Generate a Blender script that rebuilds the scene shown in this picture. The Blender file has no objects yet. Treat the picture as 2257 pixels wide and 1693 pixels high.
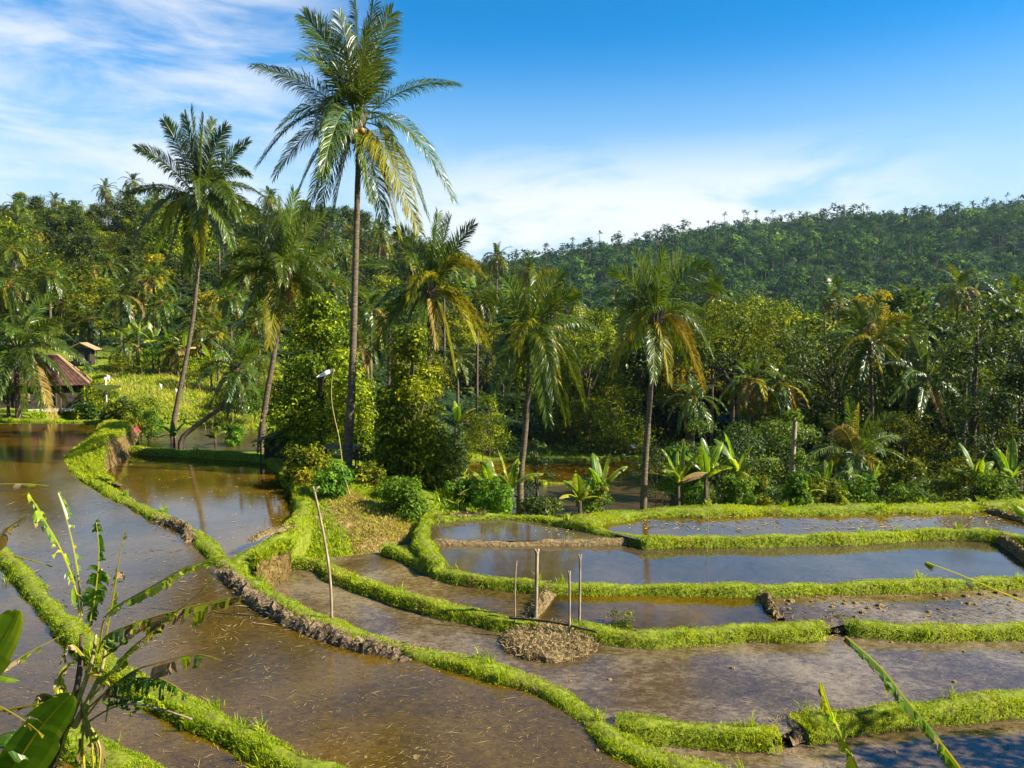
import bpy, math, random
import numpy as np
from mathutils import Vector
R = math.radians
rng = np.random.default_rng(7)
random.seed(7)
sc = bpy.context.scene
col = sc.collection
# ------------------------------------------------------------------ camera
F = 1736.0; CU, CV = 1106.0, 829.5; VH = 695.0; PITCH = math.atan((829.5-VH)/F); CZ = 7.0
cam = bpy.data.cameras.new('camera'); camo = bpy.data.objects.new('camera', cam); col.objects.link(camo)
cam.sensor_width = 36; cam.lens = 36*F/2212.0; cam.clip_start = 0.1; cam.clip_end = 6000
camo.location = (0, 0, CZ); camo.rotation_euler = (math.pi/2-PITCH, 0, 0)
sc.camera = camo
# ------------------------------------------------------------------ world, sun, exposure
SUN_EL, SUN_AZ = R(36), R(12)      # azimuth measured from +X towards the viewer (-Y)
sd = Vector((math.cos(SUN_EL)*math.cos(SUN_AZ), -math.cos(SUN_EL)*math.sin(SUN_AZ), math.sin(SUN_EL)))
sl = bpy.data.lights.new('sun', 'SUN'); sl.energy = 5.0; sl.angle = R(0.5); sl.color = (1.0, 0.93, 0.78)
so = bpy.data.objects.new('sun', sl); col.objects.link(so); so.rotation_euler = sd.to_track_quat('Z', 'Y').to_euler()
w = bpy.data.worlds.new('World'); sc.world = w; w.use_nodes = True
nt = w.node_tree; N = nt.nodes; Lk = nt.links; N.clear()
def nd(t, **k):
    n = N.new(t)
    for a, b in k.items(): setattr(n, a, b)
    return n
def mth(op, a, b=None, c=None, clamp=False):
    n = N.new('ShaderNodeMath'); n.operation = op; n.use_clamp = clamp
    for i, x in enumerate((a, b, c)):
        if x is None: continue
        if isinstance(x, (int, float)): n.inputs[i].default_value = x
        else: Lk.new(x, n.inputs[i])
    return n.outputs[0]
def sstep(x, a, b):
    n = N.new('ShaderNodeMapRange'); n.interpolation_type = 'SMOOTHSTEP'; Lk.new(x, n.inputs[0])
    n.inputs[1].default_value = a; n.inputs[2].default_value = b
    return n.outputs[0]
sky = nd('ShaderNodeTexSky', sky_type='NISHITA', sun_disc=False, sun_elevation=SUN_EL, altitude=300, air_density=1.0, dust_density=0.6, ozone_density=2.2)
sky.sun_rotation = math.atan2(sd.x, sd.y)
hs = nd('ShaderNodeHueSaturation'); hs.inputs['Saturation'].default_value = 1.6; hs.inputs['Value'].default_value = 1.0
Lk.new(sky.outputs[0], hs.inputs['Color'])
tc = nd('ShaderNodeTexCoord'); sx = nd('ShaderNodeSeparateXYZ'); Lk.new(tc.outputs['Generated'], sx.inputs[0])
hyp = mth('SQRT', mth('ADD', mth('MULTIPLY', sx.outputs[0], sx.outputs[0]), mth('MULTIPLY', sx.outputs[1], sx.outputs[1])))
az = mth('ARCTAN2', sx.outputs[0], sx.outputs[1]); el = mth('ARCTAN2', sx.outputs[2], hyp)
def noise(sxx, syy, rot, scale, det, rough, dist, off):
    cb = nd('ShaderNodeCombineXYZ'); Lk.new(az, cb.inputs[0]); Lk.new(el, cb.inputs[1])
    mp = nd('ShaderNodeMapping'); Lk.new(cb.outputs[0], mp.inputs[0])
    mp.inputs['Scale'].default_value = (sxx, syy, 1); mp.inputs['Rotation'].default_value = (0, 0, rot); mp.inputs['Location'].default_value = (off, off*.7, 0)
    n = nd('ShaderNodeTexNoise'); n.inputs['Scale'].default_value = scale; n.inputs['Detail'].default_value = det
    n.inputs['Roughness'].default_value = rough; n.inputs['Distortion'].default_value = dist
    Lk.new(mp.outputs[0], n.inputs['Vector']); return n.outputs[0]
cir = noise(1.6, 6.5, R(-10), 2.1, 8, 0.6, 0.5, 3.1)
cir2 = noise(1.5, 4.2, R(8), 2.3, 7, 0.55, 0.35, 4.4)
left = mth('SUBTRACT', 1.0, sstep(az, -0.36, -0.12))
lowe = mth('SUBTRACT', 1.0, sstep(el, 0.36, 0.47))
c1 = mth('MULTIPLY', mth('MULTIPLY', sstep(cir, 0.36, 0.66), left), lowe)
lowb = mth('SUBTRACT', 1.0, sstep(el, 0.13, 0.235))
midm = mth('MULTIPLY', sstep(az, -0.25, 0.0), mth('SUBTRACT', 1.0, sstep(az, 0.30, 0.55)))
c2 = mth('MULTIPLY', sstep(cir2, 0.40, 0.55), mth('MULTIPLY', lowb, mth('MULTIPLY_ADD', midm, 0.85, 0.15)))
hz = mth('MULTIPLY', mth('SUBTRACT', 1.0, sstep(el, 0.07, 0.35)), 0.92)
hz2 = mth('MULTIPLY', mth('MULTIPLY', left, mth('SUBTRACT', 1.0, sstep(el, 0.10, 0.32))), 0.55)
cl = mth('MAXIMUM', mth('MULTIPLY', c1, 0.75), mth('MULTIPLY', c2, 0.95))
mh = nd('ShaderNodeMix', data_type='RGBA'); Lk.new(mth('MAXIMUM', hz, hz2), mh.inputs[0]); Lk.new(hs.outputs[0], mh.inputs[6]); mh.inputs[7].default_value = (2.75, 4.0, 5.0, 1)
mx = nd('ShaderNodeMix', data_type='RGBA'); Lk.new(cl, mx.inputs[0]); Lk.new(mh.outputs[2], mx.inputs[6]); mx.inputs[7].default_value = (5.0, 5.15, 5.3, 1)
bg = nd('ShaderNodeBackground'); Lk.new(mx.outputs[2], bg.inputs[0]); bg.inputs[1].default_value = 0.060
ow = nd('ShaderNodeOutputWorld'); Lk.new(bg.outputs[0], ow.inputs[0])
sc.view_settings.view_transform = 'Standard'; sc.view_settings.look = 'None'; sc.view_settings.exposure = 1.75; sc.view_settings.gamma = 1.0
sc.cycles.max_bounces = 6; sc.cycles.transparent_max_bounces = 4; sc.cycles.diffuse_bounces = 1; sc.cycles.glossy_bounces = 3
sc.cycles.transmission_bounces = 2; sc.cycles.volume_bounces = 0; sc.cycles.caustics_reflective = False; sc.cycles.caustics_refractive = False
sc.cycles.use_denoising = True
# ------------------------------------------------------------------ picture <-> place
def ray(u, v):
    a, b = (u-CU)/F, -(v-CV)/F; c, s = math.cos(PITCH), math.sin(PITCH)
    return np.array([a, c+b*s, -s+b*c])
def P(u, v, z):
    d = ray(u, v); t = (z-CZ)/d[2]; return np.array([d[0]*t, d[1]*t, z])
def PD(u, v, dist):
    d = ray(u, v); t = dist/d[1]; return np.array([d[0]*t, dist, CZ+d[2]*t])
# ------------------------------------------------------------------ height of the land
TU = np.array([-900, -300, 0, 300, 560, 750, 900, 1100, 1300, 1600, 1900, 2212, 2800], float)
TD = np.array([0, 5, 9, 12.3, 18.4, 26.6, 29.7, 34.2, 38.5, 45.3, 51.6, 58, 66, 76, 95, 115, 150, 200, 260, 330, 450, 600, 800, 1000, 1600], float)
TH0 = [
 [5.2]*13, [3.2]*13, [0.3]*13, [-1.7]*13, [-2]*13,
 [-1.5, -1.5, -1.5, -1.6, -1.6, -.95, -1.2, -1.6, -1.6, -1.6, -1.6, -1.6, -1.6],
 [-1, -1, -1, -1.2, -.7, -.45, -.75, -1.5, -1.5, -1.5, -1.5, -1.5, -1.5],
 [-1, -1, -1, -1.2, -.5, -.15, -.55, -1.5, -1.6, -1.6, -1.5, -1.3, -1],
 [-.5, -.5, -.6, -.8, -.4, -.15, -.9, -2.6, -3.0, -2.7, -2.6, -2.0, -1.5],
 [0, -.3, -.6, -.9, -.4, -.6, -2.0, -4.6, -5.2, -4.4, -4, -3.4, -2.6],
 [.2, 0, -.3, -1.7, -1.4, -1.6, -3.6, -6.6, -7.4, -5.6, -5, -4.6, -3.6],
 [.4, .3, .2, -2.3, -2.4, -2.8, -5.0, -8.6, -9.2, -6.8, -6.2, -5.6, -4.6],
 [.9, .7, .5, -2.2, -2.6, -3.4, -6.4, -9.4, -9.6, -7.4, -7, -6.4, -5.4],
 [1.6, 1.2, .9, -1.2, -2.2, -4, -7, -9.5, -9.6, -8, -7.8, -7.4, -6.4],
 [5, 4, 3.4, 3.7, 2.3, -.2, -4, -6.6, -6.4, -6, -6, -6, -5],
 [12, 11, 9, 7.6, 5.5, 2, -1, -5, -6, -6, -6, -6, -5],
 [22, 22, 20, 18, 15, 11, 8, 2, -6, -7, -7, -6, -5],
 [36, 35, 33, 32, 31, 27, 22, 13, -1, -9, -9, -8, -6],
 [46, 44, 43, 44, 45, 40, 31, 18, 3, -9, -9, -8, -6],
 [42, 40, 38, 39, 40, 36, 28, 16, 1, -8, -6, -4, 0],
 [30, 30, 30, 28, 26, 24, 18, 8, 8, 18, 26, 28, 30],
 [30, 30, 30, 30, 30, 30, 40, 50, 62, 75, 82, 86, 90],
 [40, 40, 40, 45, 50, 60, 80, 92, 101, 122, 133, 144, 156],
 [40, 40, 40, 45, 50, 60, 70, 80, 90, 105, 115, 120, 125],
 [10]*13]
TH = np.array([[z-((VH_-0)*d/F if d > 90 else 0) for z in row] for row, d, VH_ in zip(TH0, TD, [750-VH]*len(TD))], float)
def smooth_noise(x, y, s, seed=0):
    q = seed*13.7
    return (np.sin(x*s+q)*np.cos(y*s*1.13-q) + 0.5*np.sin(x*s*2.3+y*s*1.7+q) + 0.25*np.cos(x*s*4.1-y*s*3.7+q*2))/1.75
def H0(x, y):
    x = np.asarray(x, float); y = np.asarray(y, float)
    yy = np.maximum(y, 6.0); u = np.clip(CU+x/yy*F, TU[0], TU[-1]); d = np.clip(y, 0, 1599.9)
    iu = np.clip(np.searchsorted(TU, u, 'right')-1, 0, len(TU)-2); i_d = np.clip(np.searchsorted(TD, d, 'right')-1, 0, len(TD)-2)
    fu = (u-TU[iu])/(TU[iu+1]-TU[iu]); fd = (d-TD[i_d])/(TD[i_d+1]-TD[i_d])
    fu = fu*fu*(3-2*fu)
    h = (TH[i_d, iu]*(1-fu)+TH[i_d, iu+1]*fu)*(1-fd)+(TH[i_d+1, iu]*(1-fu)+TH[i_d+1, iu+1]*fu)*fd
    amp = np.clip((d-90)/300, 0, 1)*5.0
    return h + amp*smooth_noise(x, y, 0.045, 1) + amp*1.8*smooth_noise(x, y, 0.012, 2)*np.clip((d-400)/300, 0, 1)
# ------------------------------------------------------------------ the field banks, in picture points at the height of their crest
def poly(pts, z): return [P(u, v, z)[:2] for u, v in pts]
def resample(pts, step):
    p = np.array(pts, float); seg = np.linalg.norm(np.diff(p, axis=0), axis=1); s = np.r_[0, np.cumsum(seg)]
    # Catmull-Rom through the points
    n = max(int(s[-1]/step), 2); t = np.linspace(0, s[-1], n+1); out = []
    for q in t:
        i = min(max(np.searchsorted(s, q, 'right')-1, 0), len(p)-2); f = (q-s[i])/max(seg[i], 1e-6)
        a, b, c, d = p[max(i-1, 0)], p[i], p[i+1], p[min(i+2, len(p)-1)]
        out.append(.5*((2*b)+(-a+c)*f+(2*a-5*b+4*c-d)*f*f+(-a+3*b-3*c+d)*f**3))
    return np.array(out)
BK = {}   # name: (picture points, crest height, half width, drop to the left of travel, drop to the right)
BK['one'] = ([(-420,930),(-200,1040),(-80,1115),(0,1180),(60,1240),(120,1310),(175,1362),(235,1415),(300,1458),(370,1497),(450,1535),(540,1578),(620,1613),(700,1648),(790,1692),(900,1750),(1000,1800)], .14, .30)
BK['two'] = ([(165,1005),(185,1022),(230,1050),(290,1082),(345,1108),(400,1128),(440,1160),(475,1198),(530,1240),(600,1285),(680,1325),(760,1352),(850,1383),(950,1408),(1050,1432),(1150,1460),(1225,1495),(1280,1540),(1340,1588),(1430,1625),(1540,1660),(1640,1700),(1750,1750)], .2, .33)
BK['three'] = ([(285,962),(400,969),(500,974),(575,981),(612,1000)], .05, .35)
BK['four'] = ([(612,1000),(640,1030),(655,1065),(652,1105),(625,1138),(575,1165),(528,1195),(500,1215)], .02, .42)
BK['five'] = ([(625,1200),(690,1205),(735,1228),(800,1252),(870,1276),(950,1296),(1040,1314),(1100,1328),(1160,1338)], -.62, .30)
BK['six'] = ([(830,1170),(870,1184),(920,1205),(965,1224),(1020,1237),(1100,1246),(1200,1254),(1400,1257),(1600,1259),(1800,1253),(2000,1248),(2212,1240),(2500,1230)], -.45, .30)
BK['seven'] = ([(1230,1338),(1300,1350),(1400,1357),(1500,1353),(1600,1347),(1700,1346),(1785,1343)], -.62, .38)
BK['eight'] = ([(1822,1335),(1900,1341),(2000,1344),(2212,1344),(2500,1346)], -.62, .36)
BK['nine'] = ([(920,1161),(1000,1162),(1100,1163),(1200,1162),(1300,1161),(1385,1159)], -.36, .16)
BK['ten'] = ([(1380,1158),(1450,1155),(1550,1153),(1650,1153),(1800,1149),(1900,1144),(2000,1139),(2100,1140),(2170,1146),(2300,1165)], -.2, .34)
BK['eleven'] = ([(920,1112),(1000,1108),(1070,1106),(1150,1110),(1225,1121),(1300,1138),(1380,1152),(1425,1157)], -.22, .36)
BK['twelve'] = ([(1240,1122),(1300,1110),(1370,1101),(1450,1097),(1600,1094),(1750,1093),(1900,1091),(2050,1088),(2212,1083),(2500,1078)], -.1, .95)
BK['thirteen'] = ([(1330,1545),(1400,1550),(1500,1556),(1600,1562),(1685,1568)], -.80, .36)
BK['fourteen'] = ([(1722,1552),(1800,1536),(1900,1521),(2000,1510),(2100,1502),(2212,1492),(2500,1478)], -.80, .36)
BK['fifteen'] = ([(-500,905),(-200,905),(0,904),(100,905),(180,906),(235,902)], .16, .5)
BK['sixteen'] = ([(60,1560),(170,1585),(240,1618),(310,1650),(400,1690),(520,1760)], .12, .45)
BK['seventeen'] = ([(938,1106),(918,1125),(912,1150),(925,1180),(950,1210)], -.26, .38)
BK['far_one'] = ([(1015,1040),(1100,1038),(1200,1040),(1300,1033),(1380,1026),(1450,1020)], -8.9, .4)
BK['far_two'] = ([(1000,990),(1100,988),(1200,990),(1290,986),(1400,982)], -8.6, .6)
BK['far_three'] = ([(1020,1022),(1080,1025),(1130,1030),(1180,1038)], -8.7, .4)
BW = {k: resample(poly(v[0], v[1]), 0.35) for k, v in BK.items()}
def bw(k, i0=0, i1=None): return [P(u, v, BK[k][1])[:2] for u, v in BK[k][0][i0:i1]]
def q(u, v, z): return P(u, v, z)[:2]
PONDS = {  # name: (water level, outline in world xy)
 'A': (0.0, [q(-500, 912, .1), q(205, 912, .1), q(205, 940, .1), q(175, 965, .1)] + bw('two') + bw('one')[::-1]),
 'Z': (-.14, bw('one') + [q(900, 1900, 0), q(-500, 1900, 0), q(-700, 1300, 0)]),
 'B': (-.4, [q(278, 985, -.4), q(225, 1005, -.3), q(205, 1010, -.1)] + bw('two', 2, 9) + bw('four')[::-1] + bw('three')[::-1]),
 'K': (-2.55, [q(290, 985, -2.5), q(640, 985, -2.5), q(640, 935, -2.5), q(450, 922, -2.5), q(300, 922, -2.5)]),
 'C': (-1.0, bw('five') + [q(1200, 1345, -.7)] + bw('seven') + bw('eight') + bw('fourteen')[::-1] + bw('thirteen')[::-1] + [q(1330, 1575, -.3)] + bw('two', 8, 19)[::-1]),
 'D': (-.8, bw('six', 0, 7) + [q(1195, 1290, -.7), q(1160, 1338, -.62)] + bw('five')[::-1] + [q(760, 1200, -.8)]),
 'F': (-.78, bw('six', 6, 9) + [q(1660, 1290, -.7), q(1690, 1346, -.62)] + bw('seven', 0, 6)[::-1] + [q(1150, 1340, -.65)]),
 'J': (-.8, bw('six', 8) + bw('eight')[::-1] + [q(1785, 1343, -.62), q(1680, 1346, -.62)]),
 'G': (-.6, bw('nine') + bw('ten') + [q(2500, 1200, -.3)] + bw('six')[::-1]),
 'H': (-.45, bw('eleven') + bw('nine')[::-1]),
 'I': (-.33, bw('twelve') + [q(2500, 1175, -.2)] + bw('ten')[::-1] + [q(1300, 1138, -.2)]),
 'E': (-1.22, bw('thirteen') + bw('fourteen') + [q(2900, 2150, -1), q(1900, 2150, -1)] + bw('two', 18)[::-1]),
 'L': (-9.15, bw('far_one') + [q(1480, 1112, -9), q(1250, 1112, -9), q(1000, 1100, -9)]),
 'M': (-9.0, bw('far_two') + bw('far_one')[::-1]),
}
def inside(px, py, pl):
    pl = np.array(pl); r = np.zeros(px.shape, bool); j = len(pl)-1
    for i in range(len(pl)):
        xi, yi, xj, yj = *pl[i], *pl[j]
        c = ((yi > py) != (yj > py)) & (px < (xj-xi)*(py-yi)/(yj-yi+1e-12)+xi); r ^= c; j = i
    return r
def near(px, py, pl):
    best = np.full(px.shape, 1e9); pl = np.array(pl)
    for a, b in zip(pl[:-1], pl[1:]):
        ab = b-a; t = np.clip(((px-a[0])*ab[0]+(py-a[1])*ab[1])/max(ab@ab, 1e-9), 0, 1)
        best = np.minimum(best, np.hypot(px-a[0]-t*ab[0], py-a[1]-t*ab[1]))
    return best
def H(x, y):
    x = np.atleast_1d(np.asarray(x, float)); y = np.atleast_1d(np.asarray(y, float)); h = H0(x, y)
    m = (y < 110)
    if m.any():
        for k, (lv, pl) in PONDS.items():
            ins = m & inside(x, y, pl); h = np.where(ins, np.minimum(h, lv-.5), h)
        for k, b in BK.items():
            dd = np.full(x.shape, 1e9); dd[m] = near(x[m], y[m], BW[k][::3]); h = np.where(dd < b[2]+.55, np.minimum(h, b[1]-.3), h)
    return h
def h1(x, y): return float(H(x, y)[0])
def land(u, v):
    d = ray(u, v); t = 6.0
    while t < 1500:
        x, y, z = d[0]*t, d[1]*t, CZ+d[2]*t
        if z <= float(H0(x, y)): break
        t *= 1.01
    return np.array([x, y, float(H0(x, y))])
# ------------------------------------------------------------------ materials
def mat(name):
    m = bpy.data.materials.new(name); m.use_nodes = True; t = m.node_tree; t.nodes.clear(); return m, t
class NT:
    def __init__(s, t): s.t = t
    def n(s, ty, **k):
        n = s.t.nodes.new(ty)
        for a, b in k.items():
            if a in n.inputs.keys() if hasattr(n.inputs, 'keys') else False: n.inputs[a].default_value = b
            else: setattr(n, a, b)
        return n
    def l(s, a, b): s.t.links.new(a, b)
    def noise(s, scale, det=4, rough=.55, dist=0, vec=None, sc3=None, obj=True):
        n = s.t.nodes.new('ShaderNodeTexNoise'); n.inputs['Scale'].default_value = scale; n.inputs['Detail'].default_value = det
        n.inputs['Roughness'].default_value = rough; n.inputs['Distortion'].default_value = dist
        g = s.t.nodes.new('ShaderNodeNewGeometry'); v = g.outputs['Position']
        if sc3:
            mp = s.t.nodes.new('ShaderNodeMapping'); s.l(v, mp.inputs[0]); mp.inputs['Scale'].default_value = sc3[:3]
            if len(sc3) > 3: mp.inputs['Rotation'].default_value = (0, 0, sc3[3])
            v = mp.outputs[0]
        s.l(v, n.inputs['Vector']); return n.outputs[0]
    def ramp(s, fac, stops, interp='LINEAR'):
        r = s.t.nodes.new('ShaderNodeValToRGB'); s.l(fac, r.inputs[0]); e = r.color_ramp.elements; r.color_ramp.interpolation = interp
        while len(e) < len(stops): e.new(.5)
        for x, (p, c) in zip(e, stops):
            x.position = p; x.color = (*c, 1) if len(c) == 3 else c
        return r.outputs[0]
    def mix(s, fac, a, b, mode='MIX'):
        m = s.t.nodes.new('ShaderNodeMix'); m.data_type = 'RGBA'; m.blend_type = mode
        for i, x in ((0, fac), (6, a), (7, b)):
            if isinstance(x, (int, float)): m.inputs[i].default_value = x
            elif isinstance(x, tuple): m.inputs[i].default_value = (*x, 1)
            else: s.l(x, m.inputs[i])
        return m.outputs[2]
    def out(s, sh):
        o = s.t.nodes.new('ShaderNodeOutputMaterial'); s.l(sh, o.inputs[0])
    def pbr(s, color, rough=.7, spec=.3, bump=None, bs=.3, bd=.05, ior=1.45):
        p = s.t.nodes.new('ShaderNodeBsdfPrincipled')
        if isinstance(color, tuple): p.inputs['Base Color'].default_value = (*color, 1)
        else: s.l(color, p.inputs['Base Color'])
        if isinstance(rough, (int, float)): p.inputs['Roughness'].default_value = rough
        else: s.l(rough, p.inputs['Roughness'])
        p.inputs['Specular IOR Level'].default_value = spec; p.inputs['IOR'].default_value = ior
        if bump is not None:
            b = s.t.nodes.new('ShaderNodeBump'); b.inputs['Strength'].default_value = bs; b.inputs['Distance'].default_value = bd
            s.l(bump, b.inputs['Height']); s.l(b.outputs[0], p.inputs['Normal'])
        return p
def leafmat(name, c0, c1, c2, trans=.42, rough=.55, spec=.14, var=.3):
    m, t = mat(name); s = NT(t)
    at = t.nodes.new('ShaderNodeAttribute'); at.attribute_name = 'tint'
    oi = t.nodes.new('ShaderNodeObjectInfo')
    c = s.ramp(at.outputs['Fac'], [(0, c0), (.55, c1), (1, c2)])
    hv = t.nodes.new('ShaderNodeHueSaturation'); s.l(c, hv.inputs['Color'])
    mr = t.nodes.new('ShaderNodeMapRange'); s.l(oi.outputs['Random'], mr.inputs[0]); mr.inputs[3].default_value = 1-var; mr.inputs[4].default_value = 1+var; s.l(mr.outputs[0], hv.inputs['Value'])
    mm = t.nodes.new('ShaderNodeMath'); mm.operation = 'MULTIPLY_ADD'; s.l(oi.outputs['Random'], mm.inputs[0]); mm.inputs[1].default_value = .02; mm.inputs[2].default_value = .487; s.l(mm.outputs[0], hv.inputs['Hue'])
    p = s.pbr(hv.outputs[0], rough, spec)
    tr = t.nodes.new('ShaderNodeBsdfTranslucent')
    tcl = s.mix(1.0, hv.outputs[0], (1.5, 1.35, .5), 'MULTIPLY'); s.l(tcl, tr.inputs[0])
    ms = t.nodes.new('ShaderNodeMixShader'); ms.inputs[0].default_value = trans; s.l(p.outputs[0], ms.inputs[1]); s.l(tr.outputs[0], ms.inputs[2])
    s.out(ms.outputs[0]); return m
M = {}
M['leaf_mid'] = leafmat('leaf_mid', (.022, .042, .002), (.10, .135, .003), (.32, .32, .006))
M['leaf_dark'] = leafmat('leaf_dark', (.010, .026, .003), (.042, .072, .004), (.15, .19, .008), rough=.45, spec=.3)
M['leaf_lime'] = leafmat('leaf_lime', (.025, .055, .003), (.12, .175, .005), (.40, .43, .012), var=.12, rough=.45)
M['leaf_gold'] = leafmat('leaf_gold', (.06, .075, .004), (.20, .19, .007), (.42, .28, .012), var=.15)
M['leaf_fresh'] = leafmat('leaf_fresh', (.03, .08, .006), (.085, .17, .010), (.18, .27, .018), var=.2)
M['leaf_far'] = leafmat('leaf_far', (.003, .015, .005), (.018, .052, .009), (.11, .165, .018), trans=.3, rough=.7, spec=.1)
M['palm_green'] = leafmat('palm_green', (.014, .036, .003), (.052, .090, .004), (.17, .21, .010), trans=.38, rough=.36, spec=.45, var=.2)
M['palm_yellow'] = leafmat('palm_yellow', (.09, .11, .005), (.21, .20, .008), (.38, .30, .015), trans=.4, rough=.4, var=.15)
M['palm_dry'] = leafmat('palm_dry', (.10, .065, .015), (.22, .15, .03), (.36, .25, .06), trans=.3, rough=.6, spec=.2, var=.15)
M['banana'] = leafmat('banana', (.03, .085, .006), (.095, .18, .010), (.28, .36, .022), trans=.5, rough=.35, spec=.5, var=.15)
M['banana_yellow'] = leafmat('banana_yellow', (.10, .14, .008), (.26, .28, .015), (.45, .36, .03), trans=.4, rough=.4, var=.1)
M['dry_leaf'] = leafmat('dry_leaf', (.06, .04, .02), (.20, .13, .06), (.45, .34, .20), trans=.25, rough=.8, spec=.1, var=.1)
M['grass'] = leafmat('grass', (.065, .12, .002), (.22, .31, .004), (.50, .50, .010), trans=.45, rough=.5, spec=.3, var=.05)
M['grass_dry'] = leafmat('grass_dry', (.10, .09, .015), (.26, .20, .045), (.44, .33, .10), trans=.3, rough=.6, spec=.2, var=.05)
M['straw'] = leafmat('straw', (.05, .035, .015), (.20, .14, .06), (.42, .32, .15), trans=.05, rough=.8, spec=.2, var=.05)
M['pink'] = leafmat('pink', (.35, .01, .08), (.6, .02, .15), (.8, .08, .25), trans=.3, rough=.5)
def simple(name, stops, scale, rough=.85, bs=.5, bd=.03, sc3=None, spec=.2, det=6):
    m, t = mat(name); s = NT(t); n = s.noise(scale, det, .6, .2, sc3=sc3); c = s.ramp(n, stops); p = s.pbr(c, rough, spec, n, bs, bd); s.out(p.outputs[0]); return m
M['trunk_palm'] = simple('trunk_palm', [(.3, (.03, .022, .014)), (.55, (.11, .082, .052)), (.8, (.22, .17, .12))], 3.0, sc3=(1, 1, 7), bd=.04)
M['bark'] = simple('bark', [(.3, (.025, .018, .012)), (.7, (.11, .08, .05))], 4, sc3=(1, 1, .35))
M['pale_wood'] = simple('pale_wood', [(.3, (.12, .085, .05)), (.55, (.26, .20, .13)), (.75, (.36, .29, .20))], 14, sc3=(1, 1, .2), bd=.01)
M['bamboo'] = simple('bamboo', [(.3, (.16, .13, .045)), (.7, (.34, .29, .11))], 12, rough=.5, bd=.005)
M['mud'] = simple('mud', [(.28, (.03, .019, .010)), (.5, (.12, .082, .045)), (.75, (.28, .20, .12))], 9, rough=.8, bs=1, bd=.08)
M['mud_pale'] = simple('mud_pale', [(.3, (.045, .03, .012)), (.5, (.14, .098, .042)), (.75, (.27, .20, .09))], 11, rough=.85, bs=1, bd=.07)
M['earth_cut'] = simple('earth_cut', [(.3, (.05, .03, .011)), (.55, (.14, .09, .032)), (.75, (.25, .175, .07))], 10, sc3=(1, 1, .35), bs=.8, bd=.06)
M['bank'] = simple('bank', [(.32, (.06, .045, .014)), (.46, (.11, .13, .008)), (.66, (.16, .20, .008)), (.8, (.20, .17, .05))], 8, bs=.8, bd=.06)
M['roof_tile'] = simple('roof_tile', [(.3, (.02, .012, .009)), (.5, (.06, .028, .02)), (.62, (.10, .045, .03)), (.75, (.16, .10, .07))], 3, bs=.3, bd=.03)
M['dark_wood'] = simple('dark_wood', [(.3, (.012, .010, .009)), (.7, (.05, .04, .03))], 5)
M['thatch'] = simple('thatch', [(.3, (.12, .07, .03)), (.7, (.40, .27, .15))], 14, sc3=(1, 1, .4), bd=.05)
M['white'] = simple('white', [(.3, (.62, .62, .60)), (.7, (.80, .80, .78))], 4, rough=.5, bd=.003)
M['skin'] = simple('skin', [(.3, (.18, .09, .05)), (.7, (.24, .13, .07))], 20, bd=.001)
M['dark_cloth'] = simple('dark_cloth', [(.3, (.01, .012, .02)), (.7, (.02, .022, .035))], 20, bd=.002)
M['coconut_g'] = simple('coconut_g', [(.3, (.12, .14, .02)), (.7, (.25, .24, .04))], 6, rough=.4, bd=.005)
M['coconut_o'] = simple('coconut_o', [(.3, (.35, .16, .02)), (.7, (.55, .28, .05))], 6, rough=.4, bd=.005)
M['stone'] = simple('stone', [(.3, (.2, .19, .17)), (.7, (.5, .48, .44))], 20, bd=.01)
# land
m, t = mat('land'); s = NT(t)
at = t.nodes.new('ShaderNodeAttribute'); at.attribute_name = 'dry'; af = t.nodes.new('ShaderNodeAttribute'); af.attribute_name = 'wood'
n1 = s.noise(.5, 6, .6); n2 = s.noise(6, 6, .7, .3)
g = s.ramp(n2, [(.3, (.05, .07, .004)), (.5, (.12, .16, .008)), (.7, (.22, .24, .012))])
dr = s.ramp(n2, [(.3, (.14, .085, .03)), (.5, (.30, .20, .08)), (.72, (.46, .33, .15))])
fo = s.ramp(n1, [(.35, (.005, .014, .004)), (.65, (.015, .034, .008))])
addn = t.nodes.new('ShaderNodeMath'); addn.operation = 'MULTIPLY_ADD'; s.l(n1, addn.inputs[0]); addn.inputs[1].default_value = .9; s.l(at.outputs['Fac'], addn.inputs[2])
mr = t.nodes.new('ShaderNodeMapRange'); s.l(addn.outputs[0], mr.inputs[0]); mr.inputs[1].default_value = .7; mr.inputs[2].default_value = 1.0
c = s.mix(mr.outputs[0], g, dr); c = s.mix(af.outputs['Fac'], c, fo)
p = s.pbr(c, .9, .15, n2, .8, .12); s.out(p.outputs[0]); M['land'] = m
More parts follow.
